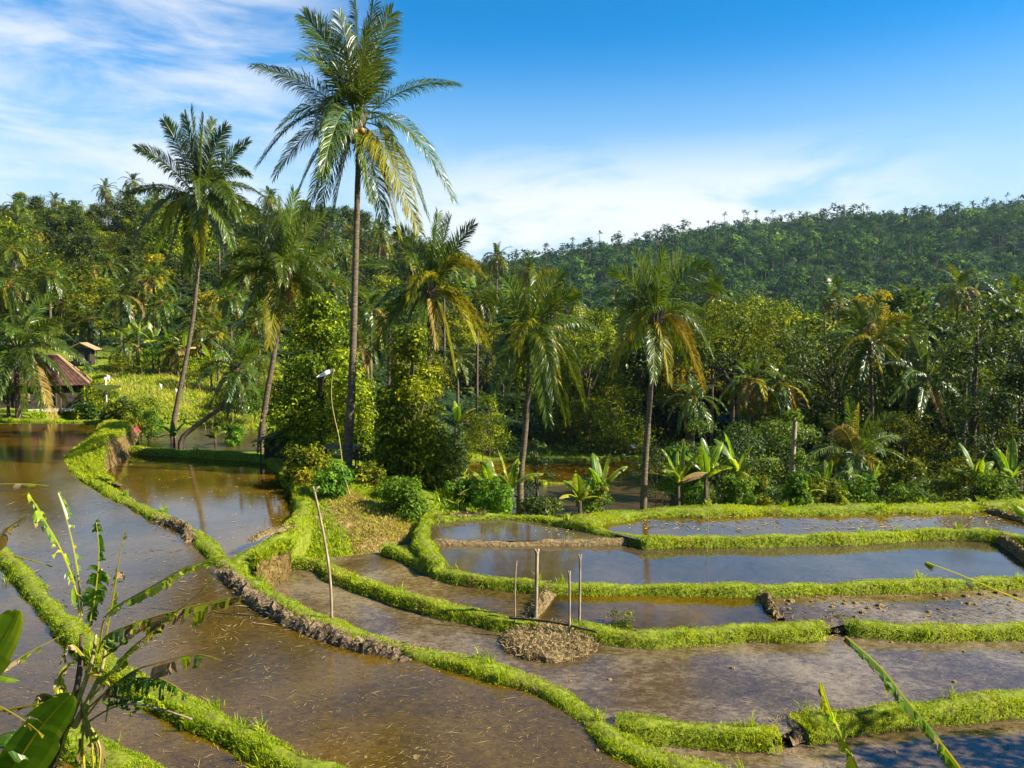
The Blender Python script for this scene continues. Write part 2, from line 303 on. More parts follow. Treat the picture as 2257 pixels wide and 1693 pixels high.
# water: opaque silty water with a mirror surface
def watermat(name, deep, mid, pale, lo, hi, rough=.045, bump=.012, silt=.0, spec=.5, ior=1.33, patch=.25):
    m, t = mat(name); s = NT(t)
    big = s.noise(patch, 5, .6, .6); fine = s.noise(5.5, 7, .72, .5, sc3=(1, 1.5, 1, .4)); spk = s.noise(16, 3, .6, .3, sc3=(1, 1.8, 1, -.3))
    ad = t.nodes.new('ShaderNodeMath'); ad.operation = 'MULTIPLY_ADD'; s.l(fine, ad.inputs[0]); ad.inputs[1].default_value = .45
    mu = t.nodes.new('ShaderNodeMath'); mu.operation = 'MULTIPLY'; s.l(big, mu.inputs[0]); mu.inputs[1].default_value = .55; s.l(mu.outputs[0], ad.inputs[2])
    c = s.ramp(ad.outputs[0], [(lo, deep), ((lo+hi)/2, mid), (hi, pale)])
    sp = s.ramp(spk, [(.34, (.10, .08, .07)), (.42, (1, 1, 1)), (.66, (1, 1, 1)), (.74, (1.7, 1.6, 1.3))]); c = s.mix(.8, c, sp, 'MULTIPLY')
    rr = t.nodes.new('ShaderNodeMapRange'); s.l(ad.outputs[0], rr.inputs[0]); rr.inputs[1].default_value = lo; rr.inputs[2].default_value = hi; rr.inputs[3].default_value = rough; rr.inputs[4].default_value = rough+silt
    rip = s.noise(2.6, 4, .6)
    sm = t.nodes.new('ShaderNodeMath'); sm.operation = 'MULTIPLY_ADD'; s.l(fine, sm.inputs[0]); sm.inputs[1].default_value = .5; s.l(rip, sm.inputs[2])
    p = s.pbr(c, rr.outputs[0], spec, sm.outputs[0], .35, bump, ior); s.out(p.outputs[0]); return m
M['water_a'] = watermat('water_a', (.020, .011, .001), (.062, .035, .001), (.11, .064, .006), .36, .66, rough=.035, spec=1.0, ior=1.36)
M['water_b'] = watermat('water_b', (.030, .017, .001), (.075, .042, .001), (.12, .07, .006), .36, .66, rough=.02, bump=.004, spec=1.0, ior=1.38)
M['water_g'] = watermat('water_g', (.03, .021, .009), (.06, .043, .019), (.10, .075, .04), .36, .66, rough=.05, bump=.006, spec=1.0, ior=1.42)
M['water_c'] = watermat('water_c', (.022, .013, .004), (.070, .046, .021), (.18, .135, .08), .35, .60, rough=.06, silt=.14, bump=.012, patch=.22, spec=.85, ior=1.36)
M['water_d'] = watermat('water_d', (.032, .019, .005), (.085, .054, .018), (.20, .15, .08), .36, .60, rough=.06, silt=.14, bump=.015, spec=.6, ior=1.34)
M['water_l'] = watermat('water_l', (.02, .014, .006), (.05, .035, .014), (.09, .07, .03), .36, .66, rough=.16, bump=.06, spec=1.0, ior=1.5)
# ------------------------------------------------------------------ mesh helpers
def mk(name, V, Fc, ms, parent=None, mi=None, tint=None, smooth=False, attrs=None):
    V = np.asarray(V, np.float32); Fc = np.asarray(Fc, np.int32); me = bpy.data.meshes.new(name); nf, k = Fc.shape
    me.vertices.add(len(V)); me.vertices.foreach_set('co', V.ravel()); me.loops.add(nf*k); me.loops.foreach_set('vertex_index', Fc.ravel())
    me.polygons.add(nf); me.polygons.foreach_set('loop_start', np.arange(0, nf*k, k, dtype=np.int32)); me.polygons.foreach_set('loop_total', np.full(nf, k, np.int32))
    for m in (ms if isinstance(ms, (list, tuple)) else [ms]): me.materials.append(M[m] if isinstance(m, str) else m)
    if mi is not None: me.polygons.foreach_set('material_index', np.asarray(mi, np.int32))
    me.polygons.foreach_set('use_smooth', np.full(nf, smooth, bool)); me.update(calc_edges=True)
    if tint is not None:
        a = me.attributes.new('tint', 'FLOAT', 'FACE'); a.data.foreach_set('value', np.asarray(tint, np.float32))
    for k2, (dom, arr) in (attrs or {}).items():
        a = me.attributes.new(k2, 'FLOAT', dom); a.data.foreach_set('value', np.asarray(arr, np.float32))
    me.validate(); o = bpy.data.objects.new(name, me); col.objects.link(o)
    if parent is not None: o.parent = parent
    return o
def tag(o, label=None, cat=None, group=None, kind=None):
    if label: o['label'] = label
    if cat: o['category'] = cat
    if group: o['group'] = group
    if kind: o['kind'] = kind
    return o
def empty(name, loc, label, cat, group=None, rz=0):
    o = bpy.data.objects.new(name, None); col.objects.link(o); o.location = loc; o.rotation_euler = (0, 0, rz); o.empty_display_size = .3
    return tag(o, label, cat, group)
class B:                                   # collects quads into one mesh
    def __init__(s): s.V = []; s.F = []; s.m = []; s.t = []; s.n = 0
    def add(s, V, Fc, m=0, t=.5):
        V = np.asarray(V, float).reshape(-1, 3); Fc = np.asarray(Fc, int); s.V.append(V); s.F.append(Fc+s.n); s.n += len(V)
        s.m.append(np.full(len(Fc), m)); s.t.append(np.broadcast_to(np.asarray(t, float), (len(Fc),)))
    def tube(s, path, rad, k=8, m=0, t=.5, cap=True):
        V, Fc = tube(path, rad, k); s.add(V, Fc, m, t)
    def box(s, c, sz, m=0, rz=0, t=.5):
        c = np.array(c, float); h = np.array(sz, float)/2; v = np.array([[x, y, z] for z in (-1, 1) for y in (-1, 1) for x in (-1, 1)])*h
        ca, sa = math.cos(rz), math.sin(rz); v = np.c_[v[:, 0]*ca-v[:, 1]*sa, v[:, 0]*sa+v[:, 1]*ca, v[:, 2]]+c
        s.add(v, [[0, 2, 3, 1], [4, 5, 7, 6], [0, 1, 5, 4], [2, 6, 7, 3], [0, 4, 6, 2], [1, 3, 7, 5]], m, t)
    def ball(s, c, r, m=0, k=8, t=.5, squash=1.15):
        th = np.linspace(0, math.pi, k//2+2); ph = np.linspace(0, 2*math.pi, k, endpoint=False)
        V = [[r*math.sin(a)*math.cos(b), r*math.sin(a)*math.sin(b), r*squash*math.cos(a)] for a in th for b in ph]
        n = len(th); Fc = [[i*k+j, (i+1)*k+j, (i+1)*k+(j+1) % k, i*k+(j+1) % k] for i in range(n-1) for j in range(k)]
        s.add(np.array(V)+np.array(c, float), Fc, m, t)
    def build(s, name, ms, parent=None, smooth=False):
        return mk(name, np.vstack(s.V), np.vstack(s.F), ms, parent, np.concatenate(s.m), np.concatenate(s.t), smooth)
def nrm(a): a = np.asarray(a, float); return a/np.maximum(np.linalg.norm(a, axis=-1, keepdims=True), 1e-9)
def tube(path, rad, k=8):
    p = np.asarray(path, float); n = len(p); rad = np.broadcast_to(np.asarray(rad, float), (n,))
    tg = nrm(np.gradient(p, axis=0)); ref = np.array([0, 1, 0]) if abs(tg[0][2]) > .7 else np.array([0, 0, 1.0]); V = []
    for i in range(n):
        a = nrm(np.cross(tg[i], ref)); b = np.cross(tg[i], a); ref = -nrm(np.cross(tg[i], a)) if False else ref
        an = np.linspace(0, 2*math.pi, k, endpoint=False); V.append(p[i]+rad[i]*(np.cos(an)[:, None]*a+np.sin(an)[:, None]*b))
    V = np.vstack(V); Fc = [[i*k+j, i*k+(j+1) % k, (i+1)*k+(j+1) % k, (i+1)*k+j] for i in range(n-1) for j in range(k)]
    base = (n-1)*k
    for j in range(1, k//2): Fc.append([base+j-1 if j > 1 else base, base+j, base+k-1-j, base+k-j if j > 1 else base+k-1])
    return V, np.array(Fc)
def bez(a, b, c, n):
    t = np.linspace(0, 1, n)[:, None]; a, b, c = map(np.asarray, (a, b, c)); return (1-t)**2*a+2*t*(1-t)*b+t*t*c
def leaves(C, D, S, L, W, bend=.15):
    """rhombic leaf faces: base C, direction D, side S, length L, width W"""
    L = np.asarray(L)[:, None]; W = np.asarray(W)[:, None]; Nn = np.cross(D, S)
    V = np.stack([C, C+D*L*.45+S*W*.5+Nn*W*bend, C+D*L, C+D*L*.45-S*W*.5+Nn*W*bend], 1).reshape(-1, 3)
    return V, np.arange(len(C)*4).reshape(-1, 4)
def crown_geo(r, clumps, nleaf, leaf, flat=.8, droop=.15):
    """clumps: list of (center, radius)"""
    Cs = []; Ds = []; Ss = []; Ls = []; T = []
    tot = sum(c[1]**2 for c in clumps)
    for c, rad in clumps:
        n = int(nleaf*rad*rad/tot)+1; d = nrm(r.normal(size=(n, 3))); d[:, 2] = np.where(d[:, 2] < -.5, -d[:, 2]*.6, d[:, 2]); d = nrm(d)
        lump = 1+.18*np.sin(d[:, 0]*5+c[0]*3)+.15*np.sin(d[:, 1]*6+c[1]*2)
        pos = np.array(c)+d*(rad*r.uniform(.62, 1.08, n)*lump)[:, None]*np.array([1, 1, flat])
        nor = nrm(d*1.0+r.normal(size=(n, 3))*.55+np.array([0, 0, .35])); tn = nrm(np.cross(nor, r.normal(size=(n, 3)))); tn = nrm(tn+np.array([0, 0, -droop])); sd_ = nrm(np.cross(nor, tn))
        Cs.append(pos); Ds.append(tn); Ss.append(sd_); sz = leaf*r.uniform(.6, 1.35, n); Ls.append(sz)
        T.append(np.clip(r.uniform(.1, .7)+r.normal(size=n)*.26, 0, 1))
    C, D, S_, L = map(np.concatenate, (Cs, Ds, Ss, Ls)); V, Fc = leaves(C, D, S_, L, L*.55)
    return V, Fc, np.concatenate(T)
def make_clumps(r, shape, h, wdt, n):
    out = []
    for i in range(n):
        if shape == 'round':
            a = r.uniform(0, 2*math.pi); z = r.uniform(.30, .93); rr = wdt/2*math.sqrt(max(0, 1-((z-.58)/.42)**2))*r.uniform(.35, .85)
            rad = wdt*r.uniform(.13, .21)
        elif shape == 'column':
            a = r.uniform(0, 2*math.pi); z = r.uniform(.10, .95); rr = wdt/2*(1-(max(0, z-.35)/.75)**1.6)*r.uniform(.35, .75); rad = wdt*r.uniform(.14, .24)*(1.15-.5*z)
        elif shape == 'umbrella':
            a = r.uniform(0, 2*math.pi); z = r.uniform(.62, .92); rr = wdt/2*r.uniform(.1, .9); z -= .12*(rr/(wdt/2))**2; rad = wdt*r.uniform(.09, .15)
        else:                        # bush
            a = r.uniform(0, 2*math.pi); z = r.uniform(.2, .75); rr = wdt/2*r.uniform(.2, .75); rad = wdt*r.uniform(.14, .24)
        out.append(((rr*math.cos(a), rr*math.sin(a), z*h), rad))
    return out
def tree(name, r, shape, h, wdt, nleaf, leaf, lm, label, cat='tree', group=None, loc=(0, 0, 0), nclump=26, bark='bark', trad=None, fork=.35, flat=.8, droop=.15):
    o = empty(name, loc, label, cat, group); cl = make_clumps(r, shape, h, wdt, nclump); b = B(); trad = trad or h*.018+.05
    top = np.array([r.normal()*.15, r.normal()*.15, h*(.85 if shape == 'column' else .72)])
    if name != 'shrub' or True:
        path = bez((0, 0, -.4), (r.normal()*h*.03, r.normal()*h*.03, h*.35), top, 9); b.tube(path, np.linspace(trad*1.25, trad*.25, 9), 7)
        for c, rad in cl[:14 if shape in ('umbrella', 'round') else 9]:
            zf = min(c[2]*.8, h*fork+r.uniform(0, h*.25)); i = min(int(zf/top[2]*8), 7); st = path[max(i, 1)]
            mid = (st+np.array(c))/2+np.array([0, 0, h*.02])+r.normal(size=3)*h*.015; b.tube(bez(st, mid, c, 6), np.linspace(trad*.5, trad*.1, 6), 5)
    b.build('trunk', bark, o, True); V, Fc, T = crown_geo(r, cl, nleaf, leaf, flat, droop); mk('crown', V, Fc, lm, o, tint=T); return o
def frond_geo(b, path, side, leaf_len, hang, r, nl=62, wid=.05, m=0, mr=1, t0=.14, keep=1.0, rad=.035):
    """pinnate leaf along a rachis path, leaflets to both sides"""
    p = np.asarray(path, float); n = len(p); tg = nrm(np.gradient(p, axis=0)); b.tube(p, np.linspace(rad, rad*.22, n), 4, mr, .7)
    ts = np.linspace(t0, .995, nl); f = ts*(n-1); i = np.minimum(f.astype(int), n-2); f = (f-i)[:, None]
    base = p[i]*(1-f)+p[i+1]*f; d = nrm(tg[i]*(1-f)+tg[i+1]*f); sv = nrm(side-d*(d@side)[:, None] if np.ndim(side) == 1 else side); up = nrm(np.cross(sv, d)); up = np.where((up[:, 2:3] < 0), -up, up)
    for sg in (-1, 1):
        k = r.uniform(size=nl) < keep; nn = k.sum()
        if nn == 0: continue
        tt = ts[k]; prof = leaf_len*(.45+.62*np.sin(np.pi*np.clip(tt*.95+.03, 0, 1)**.75))*r.uniform(.85, 1.12, nn)
        al = (.45+.65*tt+r.normal(size=nn)*.10)[:, None]; dd = nrm(sv[k]*sg*np.cos(al)+d[k]*np.sin(al)+up[k]*.22+r.normal(size=(nn, 3))*.05)
        L = prof[:, None]; q1 = base[k]+dd*L*.5; hg = np.array([0, 0, -1.0])*(hang*r.uniform(.7, 1.3, nn))[:, None]; d2 = nrm(dd+hg); q2 = q1+d2*L*.32; d3 = nrm(d2+hg*1.2); q3 = q2+d3*L*.25
        q1 = q1+hg*L*.06; wv = nrm(np.cross(dd, up[k]+.3*r.normal(size=(nn, 3))))*wid*.5; bs = base[k]
        V = np.stack([bs-wv*.5, bs+wv*.5, q1+wv, q1-wv, q2+wv*.8, q2-wv*.8, q3+wv*.1, q3-wv*.1], 1).reshape(-1, 3); o8 = np.arange(nn)[:, None]*8
        Fc = np.vstack([o8+[0, 1, 2, 3], o8+[3, 2, 4, 5], o8+[5, 4, 6, 7]]); tv = np.clip(.35+r.normal(size=nn)*.16+.25*r.uniform(), 0, 1)
        b.add(V, Fc, m, np.concatenate([tv]*3))
def nuts(b, c, r, n=12, spread=.45, m=2):
    for i in range(n):
        a = r.uniform(0, 2*math.pi); rr = spread*r.uniform(.5, 1); b.ball(np.array(c)+[rr*math.cos(a), rr*math.sin(a), -.25-r.uniform(0, .55)], .13*r.uniform(.8, 1.15), m if r.uniform() < .7 else 5-m, 7)
PM = ['palm_green', 'palm_yellow', 'coconut_g', 'coconut_o', 'palm_dry', 'trunk_palm']
def palm_crown(b, r, L, n=26, hang=.55, low=-55, leaf=.85, wid=.07, nl=34, yellow=.12):
    for i in range(n):
        f = i/(n-1); a = i*2.39996+r.normal()*.15; e = R(82-(82-low)*f**.85+r.normal()*6); l = L*(.75+.3*min(1, f*2.5))*r.uniform(.88, 1.08)*(1 if f < .8 else .85)
        d = np.array([math.cos(a)*math.cos(e), math.sin(a)*math.cos(e), math.sin(e)]); p = [np.array([0, 0, .1])+d*.15]; dr = (.10+.16*f)*r.uniform(.8, 1.2)
        for k in range(11): d = nrm(d+np.array([0, 0, -dr*(.5+k*.12)])); p.append(p[-1]+d*l/11)
        old = f > 1-yellow*2 and r.uniform() < .5; m = 1 if old and r.uniform() < .7 else (4 if old else 0)
        frond_geo(b, p, np.array([-math.sin(a), math.cos(a), 0]), leaf, hang, r, nl, wid, m, 1, rad=.03)
    for a in range(9): b.tube([(0, 0, -.5), (.16*math.cos(a), .16*math.sin(a), .1), (.3*math.cos(a), .3*math.sin(a), .45)], [.14, .1, .03], 5, 4, .4)
    nuts(b, (0, 0, 0), r, 9)
def copy_tree(o, loc, rz, s, label=None, group=None, cat=None, sz=None):
    c = o.copy(); col.objects.link(c); c.location = loc; c.rotation_euler = (0, 0, rz); c.scale = (s, s, s*(sz or 1))
    if label: c['label'] = label
    if group: c['group'] = group
    for ch in o.children:
        d = ch.copy(); col.objects.link(d); d.parent = c
    return c
#==SETTING==
# ------------------------------------------------------------------ land sheet
def axis(parts):
    out = []
    for a, b_, st in parts: out += list(np.arange(a, b_, st))
    return np.array(out+[parts[-1][1]])
gx = axis([(-1600, -400, 40), (-400, -120, 9), (-120, -52, 3), (-52, -20, .8), (-20, 30, .45), (30, 60, 1.2), (60, 130, 3), (130, 460, 9), (460, 1600, 40)])
gy = axis([(-120, -10, 10), (-10, 8, 1.5), (8, 62, .45), (62, 100, 1), (100, 300, 5), (300, 900, 10), (900, 2400, 60)])
X, Y = np.meshgrid(gx, gy); xf, yf = X.ravel(), Y.ravel(); zf = H(xf, yf)
zf += np.where(yf < 110, .05*smooth_noise(xf, yf, 1.9, 3), 0)
wn = len(gx); ii = np.arange(wn*len(gy)).reshape(len(gy), wn); Fq = np.stack([ii[:-1, :-1], ii[:-1, 1:], ii[1:, 1:], ii[1:, :-1]], -1).reshape(-1, 4)
up_ = CU+xf/np.maximum(yf, 5)*F; vp_ = VH+(CZ-zf)/np.maximum(yf, 5)*F
def spot(u, v, ru, rv): return np.exp(-(((up_-u)/ru)**2+((vp_-v)/rv)**2))
dry = np.where((yf > 20) & (yf < 50), .7*spot(760, 1110, 80, 50)+.9*spot(830, 1165, 75, 45)+.35*spot(700, 1075, 40, 60), 0)
dry += np.where((yf > 52) & (yf < 110), .22*spot(330, 850, 150, 60)+.7*spot(1070, 1010, 60, 20)+.4*spot(820, 1025, 60, 25), 0) + .08
uu = up_
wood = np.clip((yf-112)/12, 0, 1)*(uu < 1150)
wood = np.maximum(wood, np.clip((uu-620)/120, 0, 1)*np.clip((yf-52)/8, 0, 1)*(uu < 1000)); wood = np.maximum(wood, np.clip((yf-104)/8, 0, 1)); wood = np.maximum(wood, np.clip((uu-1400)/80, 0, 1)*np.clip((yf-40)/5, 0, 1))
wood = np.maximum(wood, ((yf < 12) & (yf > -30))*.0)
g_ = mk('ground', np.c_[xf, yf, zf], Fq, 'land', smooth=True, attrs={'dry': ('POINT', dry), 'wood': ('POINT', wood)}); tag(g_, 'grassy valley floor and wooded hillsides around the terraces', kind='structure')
# ------------------------------------------------------------------ water
PM_ = {'A': 'water_a', 'Z': 'water_a', 'B': 'water_b', 'K': 'water_l', 'C': 'water_c', 'D': 'water_d', 'F': 'water_a', 'J': 'water_d', 'G': 'water_g', 'H': 'water_g', 'I': 'water_b', 'E': 'water_c', 'L': 'water_l', 'M': 'water_b'}
WL = {'A': 'brown flooded paddy curving from the house down to the bottom edge', 'Z': 'dark paddy water behind the tall tattered banana plant', 'B': 'paddy reflecting the leaning palm trunk, below the brown earth cut', 'K': 'shallow paddy at the foot of the leaning palm', 'C': 'wide grey silty paddy holding the round mud mound',
 'D': 'pale muddy paddy left of the four posts', 'F': 'brown paddy between the two low mud dividers', 'J': 'muddy paddy with floating clods, right of the mud divider', 'G': 'long bluish paddy mirroring two palm trunks', 'H': 'wedge of blue paddy water above the straw ridge', 'I': 'weedy paddy under the forest edge', 'E': 'shaded paddy in the bottom right corner', 'L': 'low paddy glinting behind the banana plants', 'M': 'farthest brown paddy near the walking person'}
for k, (lv, pl) in PONDS.items():
    me = bpy.data.meshes.new('water'); me.from_pydata([(x, y, lv) for x, y in pl], [], [list(range(len(pl)))]); me.materials.append(M[PM_[k]])
    if me.polygons[0].normal.z < 0: me.flip_normals()
    o = bpy.data.objects.new('water', me); col.objects.link(o); tag(o, WL[k], kind='structure')
# ------------------------------------------------------------------ banks
def bank_mesh(k, r):
    pts, top, hw = BK[k]; L = resample(poly(pts, top), .22); tg = nrm(np.gradient(L, axis=0)); nr = np.c_[-tg[:, 1], tg[:, 0]]
    prof = [(-1.0, -1.6), (-.62, -.45), (-.3, -.10), (0, -.02), (.5, 0.03), (1, -.02), (1.3, -.10), (1.62, -.45), (2.0, -1.6)]
    rows = []
    for i, (c, n_) in enumerate(zip(L, nr)):
        wv = .54*(1+.20*math.sin(i*.31+len(k))+.14*math.sin(i*.83)+.10*math.sin(i*2.1)); lw = .035*math.sin(i*.23+2)+.025*math.sin(i*.71); row = []
        for s_, z_ in prof:
            off = (s_-.5)/.5*hw*wv if 0 <= s_ <= 1 else ((-hw*wv-(-s_)*.20) if s_ < 0 else (hw*wv+(s_-1)*.20))
            row.append([c[0]+n_[0]*off, c[1]+n_[1]*off, top-.09+z_+lw+r.normal()*.022])
        rows.append(row)
    V = np.array(rows); n, k2 = V.shape[:2]; ii = np.arange(n*k2).reshape(n, k2)
    if n > 3:   # round off the ends
        for e, sgn in ((0, 1), (n-1, -1)):
            V[e, :, 2] -= .6; V[e+sgn, :, 2] -= .12
    Fq = np.stack([ii[:-1, :-1], ii[1:, :-1], ii[1:, 1:], ii[:-1, 1:]], -1).reshape(-1, 4); return V.reshape(-1, 3), Fq, L, nr
BLAB = {'one': 'grassy bank running from the left edge to the bottom edge behind the tattered banana plant', 'two': 'long main grassy bank curving from the tall mound to the bottom right of centre', 'three': 'straight bank with a shaded face below the leaning palm', 'four': 'broad bank round the right end of the palm mirroring paddy', 'five': 'green bank running into the round mud mound from the left',
 'six': 'longest straight green bank above the four posts', 'seven': 'green bank right of the mud mound up to the water gap', 'eight': 'green bank beyond the water gap at the right', 'nine': 'low straw covered ridge between two blue paddies', 'ten': 'thin green bank above the long blue paddy', 'eleven': 'green bank curving above the wedge of blue water', 'twelve': 'wide lawn like bank along the forest edge',
 'thirteen': 'short thick bank branching off the main bank near the bottom', 'fourteen': 'shaded bank crossing the bottom right corner', 'fifteen': 'bank in front of the red roofed house', 'sixteen': 'grassy edge at the foot of the tattered banana plant', 'seventeen': 'short grassy rim closing the left ends of the blue paddies', 'far_one': 'distant bank between the two lower paddies', 'far_two': 'farthest bank under the walking person', 'far_three': 'small distant bank left of the lower paddies'}
def blades(r, C, hgt, wid, lean=.55, t=None):
    n = len(C); a = r.uniform(0, 2*math.pi, n); ln = np.abs(r.normal(size=n))*lean; d = nrm(np.c_[np.cos(a)*ln, np.sin(a)*ln, np.ones(n)]); a2 = r.uniform(0, 2*math.pi, n); s_ = nrm(np.cross(d, np.c_[np.cos(a2), np.sin(a2), np.zeros(n)]))
    hh = (hgt*r.uniform(.55, 1.25, n))[:, None]; w_ = (wid*r.uniform(.7, 1.3, n))[:, None]; m_ = C+d*hh*.55; tip = m_+nrm(d+np.c_[np.cos(a), np.sin(a), np.zeros(n)-.25]*.6)*hh*.5
    V = np.stack([C-s_*w_*.5, C+s_*w_*.5, m_+s_*w_*.4, m_-s_*w_*.4, tip+s_*w_*.05, tip-s_*w_*.05], 1).reshape(-1, 3); o6 = np.arange(n)[:, None]*6
    Fc = np.vstack([o6+[0, 1, 2, 3], o6+[3, 2, 4, 5]]); tt = t if t is not None else np.clip(.45+.28*r.normal(size=n), 0, 1); return V, Fc, np.concatenate([tt, tt])
MUDL = [[(335,1121),(370,1128),(400,1142),(412,1165)], [(478,1226),(515,1262),(565,1302),(618,1334),(678,1358),(740,1380),(800,1398),(860,1408),(912,1416)]]
MUDW = [resample(poly(m_, .1), .2) for m_ in MUDL]
gb = B()
MUDCUT = {'nine': (0, 1)}
for k in BK:
    r = np.random.default_rng(hash(k) % 999 if False else sum(map(ord, k))); V, Fq, L, nr = bank_mesh(k, r)
    o = mk('field_bank', V, Fq, 'mud_pale' if k == 'nine' else 'bank', smooth=True); tag(o, BLAB[k], kind='structure')
    if k == 'nine': continue
    top, hw = BK[k][1], BK[k][2]; seg = np.linalg.norm(np.diff(L, axis=0), axis=1); dist = L[:-1, 1]
    vis = (dist > 4) & (np.abs(L[:-1, 0]/np.maximum(dist, 1)) < .8)
    dens = np.clip(28/dist, .32, 2.2)**1.35*760; cnt = (seg*(hw*2+.5)*dens*vis).astype(int); idx = np.repeat(np.arange(len(seg)), cnt); n = len(idx)
    if n == 0: continue
    fr = r.uniform(size=n)[:, None]; c = L[idx]*(1-fr)+L[idx+1]*fr; s_ = r.uniform(-1, 1, n); wv_ = .54*(1+.20*np.sin(idx*.31+len(k))+.14*np.sin(idx*.83)+.10*np.sin(idx*2.1)); lw_ = .035*np.sin(idx*.23+2)+.025*np.sin(idx*.71); off = s_*(hw*wv_+.19); edge = np.clip((np.abs(off)-hw*wv_)/.20, 0, 1); path_ = np.exp(-((s_-.15*np.sin(idx*.05))/.22)**2); z = top-.12+lw_-edge**1.5*.30
    C = np.c_[c[:, 0]+nr[idx, 0]*off, c[:, 1]+nr[idx, 1]*off, z]; dd = c[:, 1]; far_ = np.clip(dd/22, .8, 2.6)
    if k == 'two':
        nm = np.minimum(near(C[:, 0], C[:, 1], MUDW[0]), near(C[:, 0], C[:, 1], MUDW[1])) > .27; C = C[nm]; c = c[nm]; dd = dd[nm]; far_ = far_[nm]; n = len(C)
    tr_ = path_[nm] if k == 'two' else path_; pat = smooth_noise(c[:, 0], c[:, 1], .9, 5); pn_ = smooth_noise(c[:, 0], c[:, 1], 1.3, 8); hk_ = 1-.4*tr_*np.clip(.5+pn_, 0, 1); kp_ = r.uniform(size=n) > .6*tr_*np.clip(pn_, 0, 1); C, c, dd, far_, pat, hk_ = C[kp_], c[kp_], dd[kp_], far_[kp_], pat[kp_], hk_[kp_]; n = len(C)
    V, Fc, T = blades(r, C, (.080+.038*pat)*np.clip(dd/26, .9, 1.3)*hk_, .014*far_, .75, np.clip(.50+.24*pat+.2*r.normal(size=n), 0, 1)); p2 = smooth_noise(c[:, 0], c[:, 1], 2.3, 9)+.35*r.normal(size=n); m2 = (p2 > .78).astype(int); gb.add(V, Fc, 0, T); gb.m[-1] = np.concatenate([m2, m2])
    # a few tall tufts
    nt_ = max(1, int(n/3500)); ti = r.integers(0, n, nt_)
    for j in ti:
        kk = 26; cc = C[j]+np.c_[r.normal(size=(kk, 2))*.07, np.zeros(kk)]; V, Fc, T = blades(r, cc, .30*np.ones(kk), .02*far_[j], .35); gb.add(V, Fc, 0, T)
tag(gb.build('grass', ['grass', 'grass_dry']), 'bright green grass growing along the field banks', 'grass', kind='stuff')
#==MORE==
# ------------------------------------------------------------------ tall mound and cut faces
def loft(rows, nu, nv, r, amp):
    rows = [resample(np.array(x), max(np.linalg.norm(np.diff(np.array(x), axis=0), axis=1).sum()/nu, .01))[:nu+1] for x in rows]
    rows = [x if len(x) == nu+1 else np.vstack([x, np.repeat(x[-1:], nu+1-len(x), 0)]) for x in rows]
    G = []
    for a, b_ in zip(rows[:-1], rows[1:]):
        for k in range(nv): G.append(a*(1-k/nv)+b_*(k/nv))
    G.append(rows[-1]); G = np.array(G); G += r.normal(size=G.shape)*amp; n, k2 = G.shape[:2]; ii = np.arange(n*k2).reshape(n, k2)
    return G, np.stack([ii[:-1, :-1], ii[:-1, 1:], ii[1:, 1:], ii[1:, :-1]], -1).reshape(-1, 4)
def surf_scatter(G, r, n):
    i = r.integers(0, G.shape[0]-1, n); j = r.integers(0, G.shape[1]-1, n); a = r.uniform(size=(n, 1)); b_ = r.uniform(size=(n, 1))
    return (G[i, j]*(1-a)+G[i+1, j]*a)*(1-b_)+(G[i, j+1]*(1-a)+G[i+1, j+1]*a)*b_
r = np.random.default_rng(11)
rowA = [P(215, 918, -.1), P(200, 942, -.1), P(160, 972, -.1), P(138, 992, -.1), P(150, 1015, -.1), P(180, 1040, .02)]
rowC = [PD(238, 910, 51.6), PD(228, 925, 47.9), PD(212, 940, 44), PD(190, 965, 42.3), P(195, 1006, .25), P(220, 1034, .18)]
rowF = [PD(275, 912, 51), PD(277, 925, 47.9), PD(258, 942, 44), PD(233, 948, 41.3), P(222, 1010, .25), P(240, 1040, .17)]
rowB = [P(300, 935, -.5), P(292, 965, -.5), P(286, 980, -.5), P(262, 1000, -.5), P(228, 1026, -.4), P(262, 1050, -.4)]
G, Fq = loft([rowA, rowC, rowF], 30, 8, r, .03); mk_ = mk('mound', G.reshape(-1, 3), Fq, 'bank', smooth=True); tag(mk_, 'tall humped grassy mound between the left paddies', kind='structure')
r2 = np.random.default_rng(12); mb = B(); C = surf_scatter(G, r2, 16000); V, Fc, T = blades(r2, C, .17*np.ones(len(C)), .035, .6, np.clip(.55+.2*r2.normal(size=len(C)), 0, 1)); mb.add(V, Fc, 0, T)
G2, Fq2 = loft([rowF, rowB], 30, 10, r, .04); o = mk('earth_cut', G2.reshape(-1, 3), Fq2, 'earth_cut', smooth=True); tag(o, 'brown cut face on the side of the tall mound', kind='structure')
G3, Fq3 = loft([[P(552, 1206, .03), P(585, 1192, .03), P(628, 1176, .0)], [P(552, 1206, .03)+[.12, -.28, -1.2], P(585, 1192, .03)+[.12, -.28, -1.2], P(628, 1176, 0)+[.1, -.28, -1.2]]], 16, 10, r, .03)
o = mk('earth_cut', G3.reshape(-1, 3), Fq3, 'earth_cut', smooth=True); tag(o, 'small brown cut face dropping into the narrow end of the paddy', kind='structure')
C = surf_scatter(np.array([rowF[:3], rowF[:3]]), r2, 10)
cf = B()
for G_, n_ in ((G2, 2600), (G3, 1500)):
    C = surf_scatter(G_, r2, n_); V, Fc, T = blades(r2, C+[0, -.02, -.05], .16*np.ones(n_), .016, .8); cf.add(V, Fc, 1, T*.8)
    ed_ = np.vstack([G_[0][r2.integers(0, G_.shape[1], 900)], G_[1][r2.integers(0, G_.shape[1], 500)]])+r2.normal(size=(1400, 3))*.05; V, Fc, T = blades(r2, ed_, .20*np.ones(1400), .02, 1.1); cf.add(V, Fc, 0, T)
tag(cf.build('grass', ['grass', 'grass_dry']), 'dead stalks and overhanging grass on the brown earth cuts', 'grass', kind='stuff')
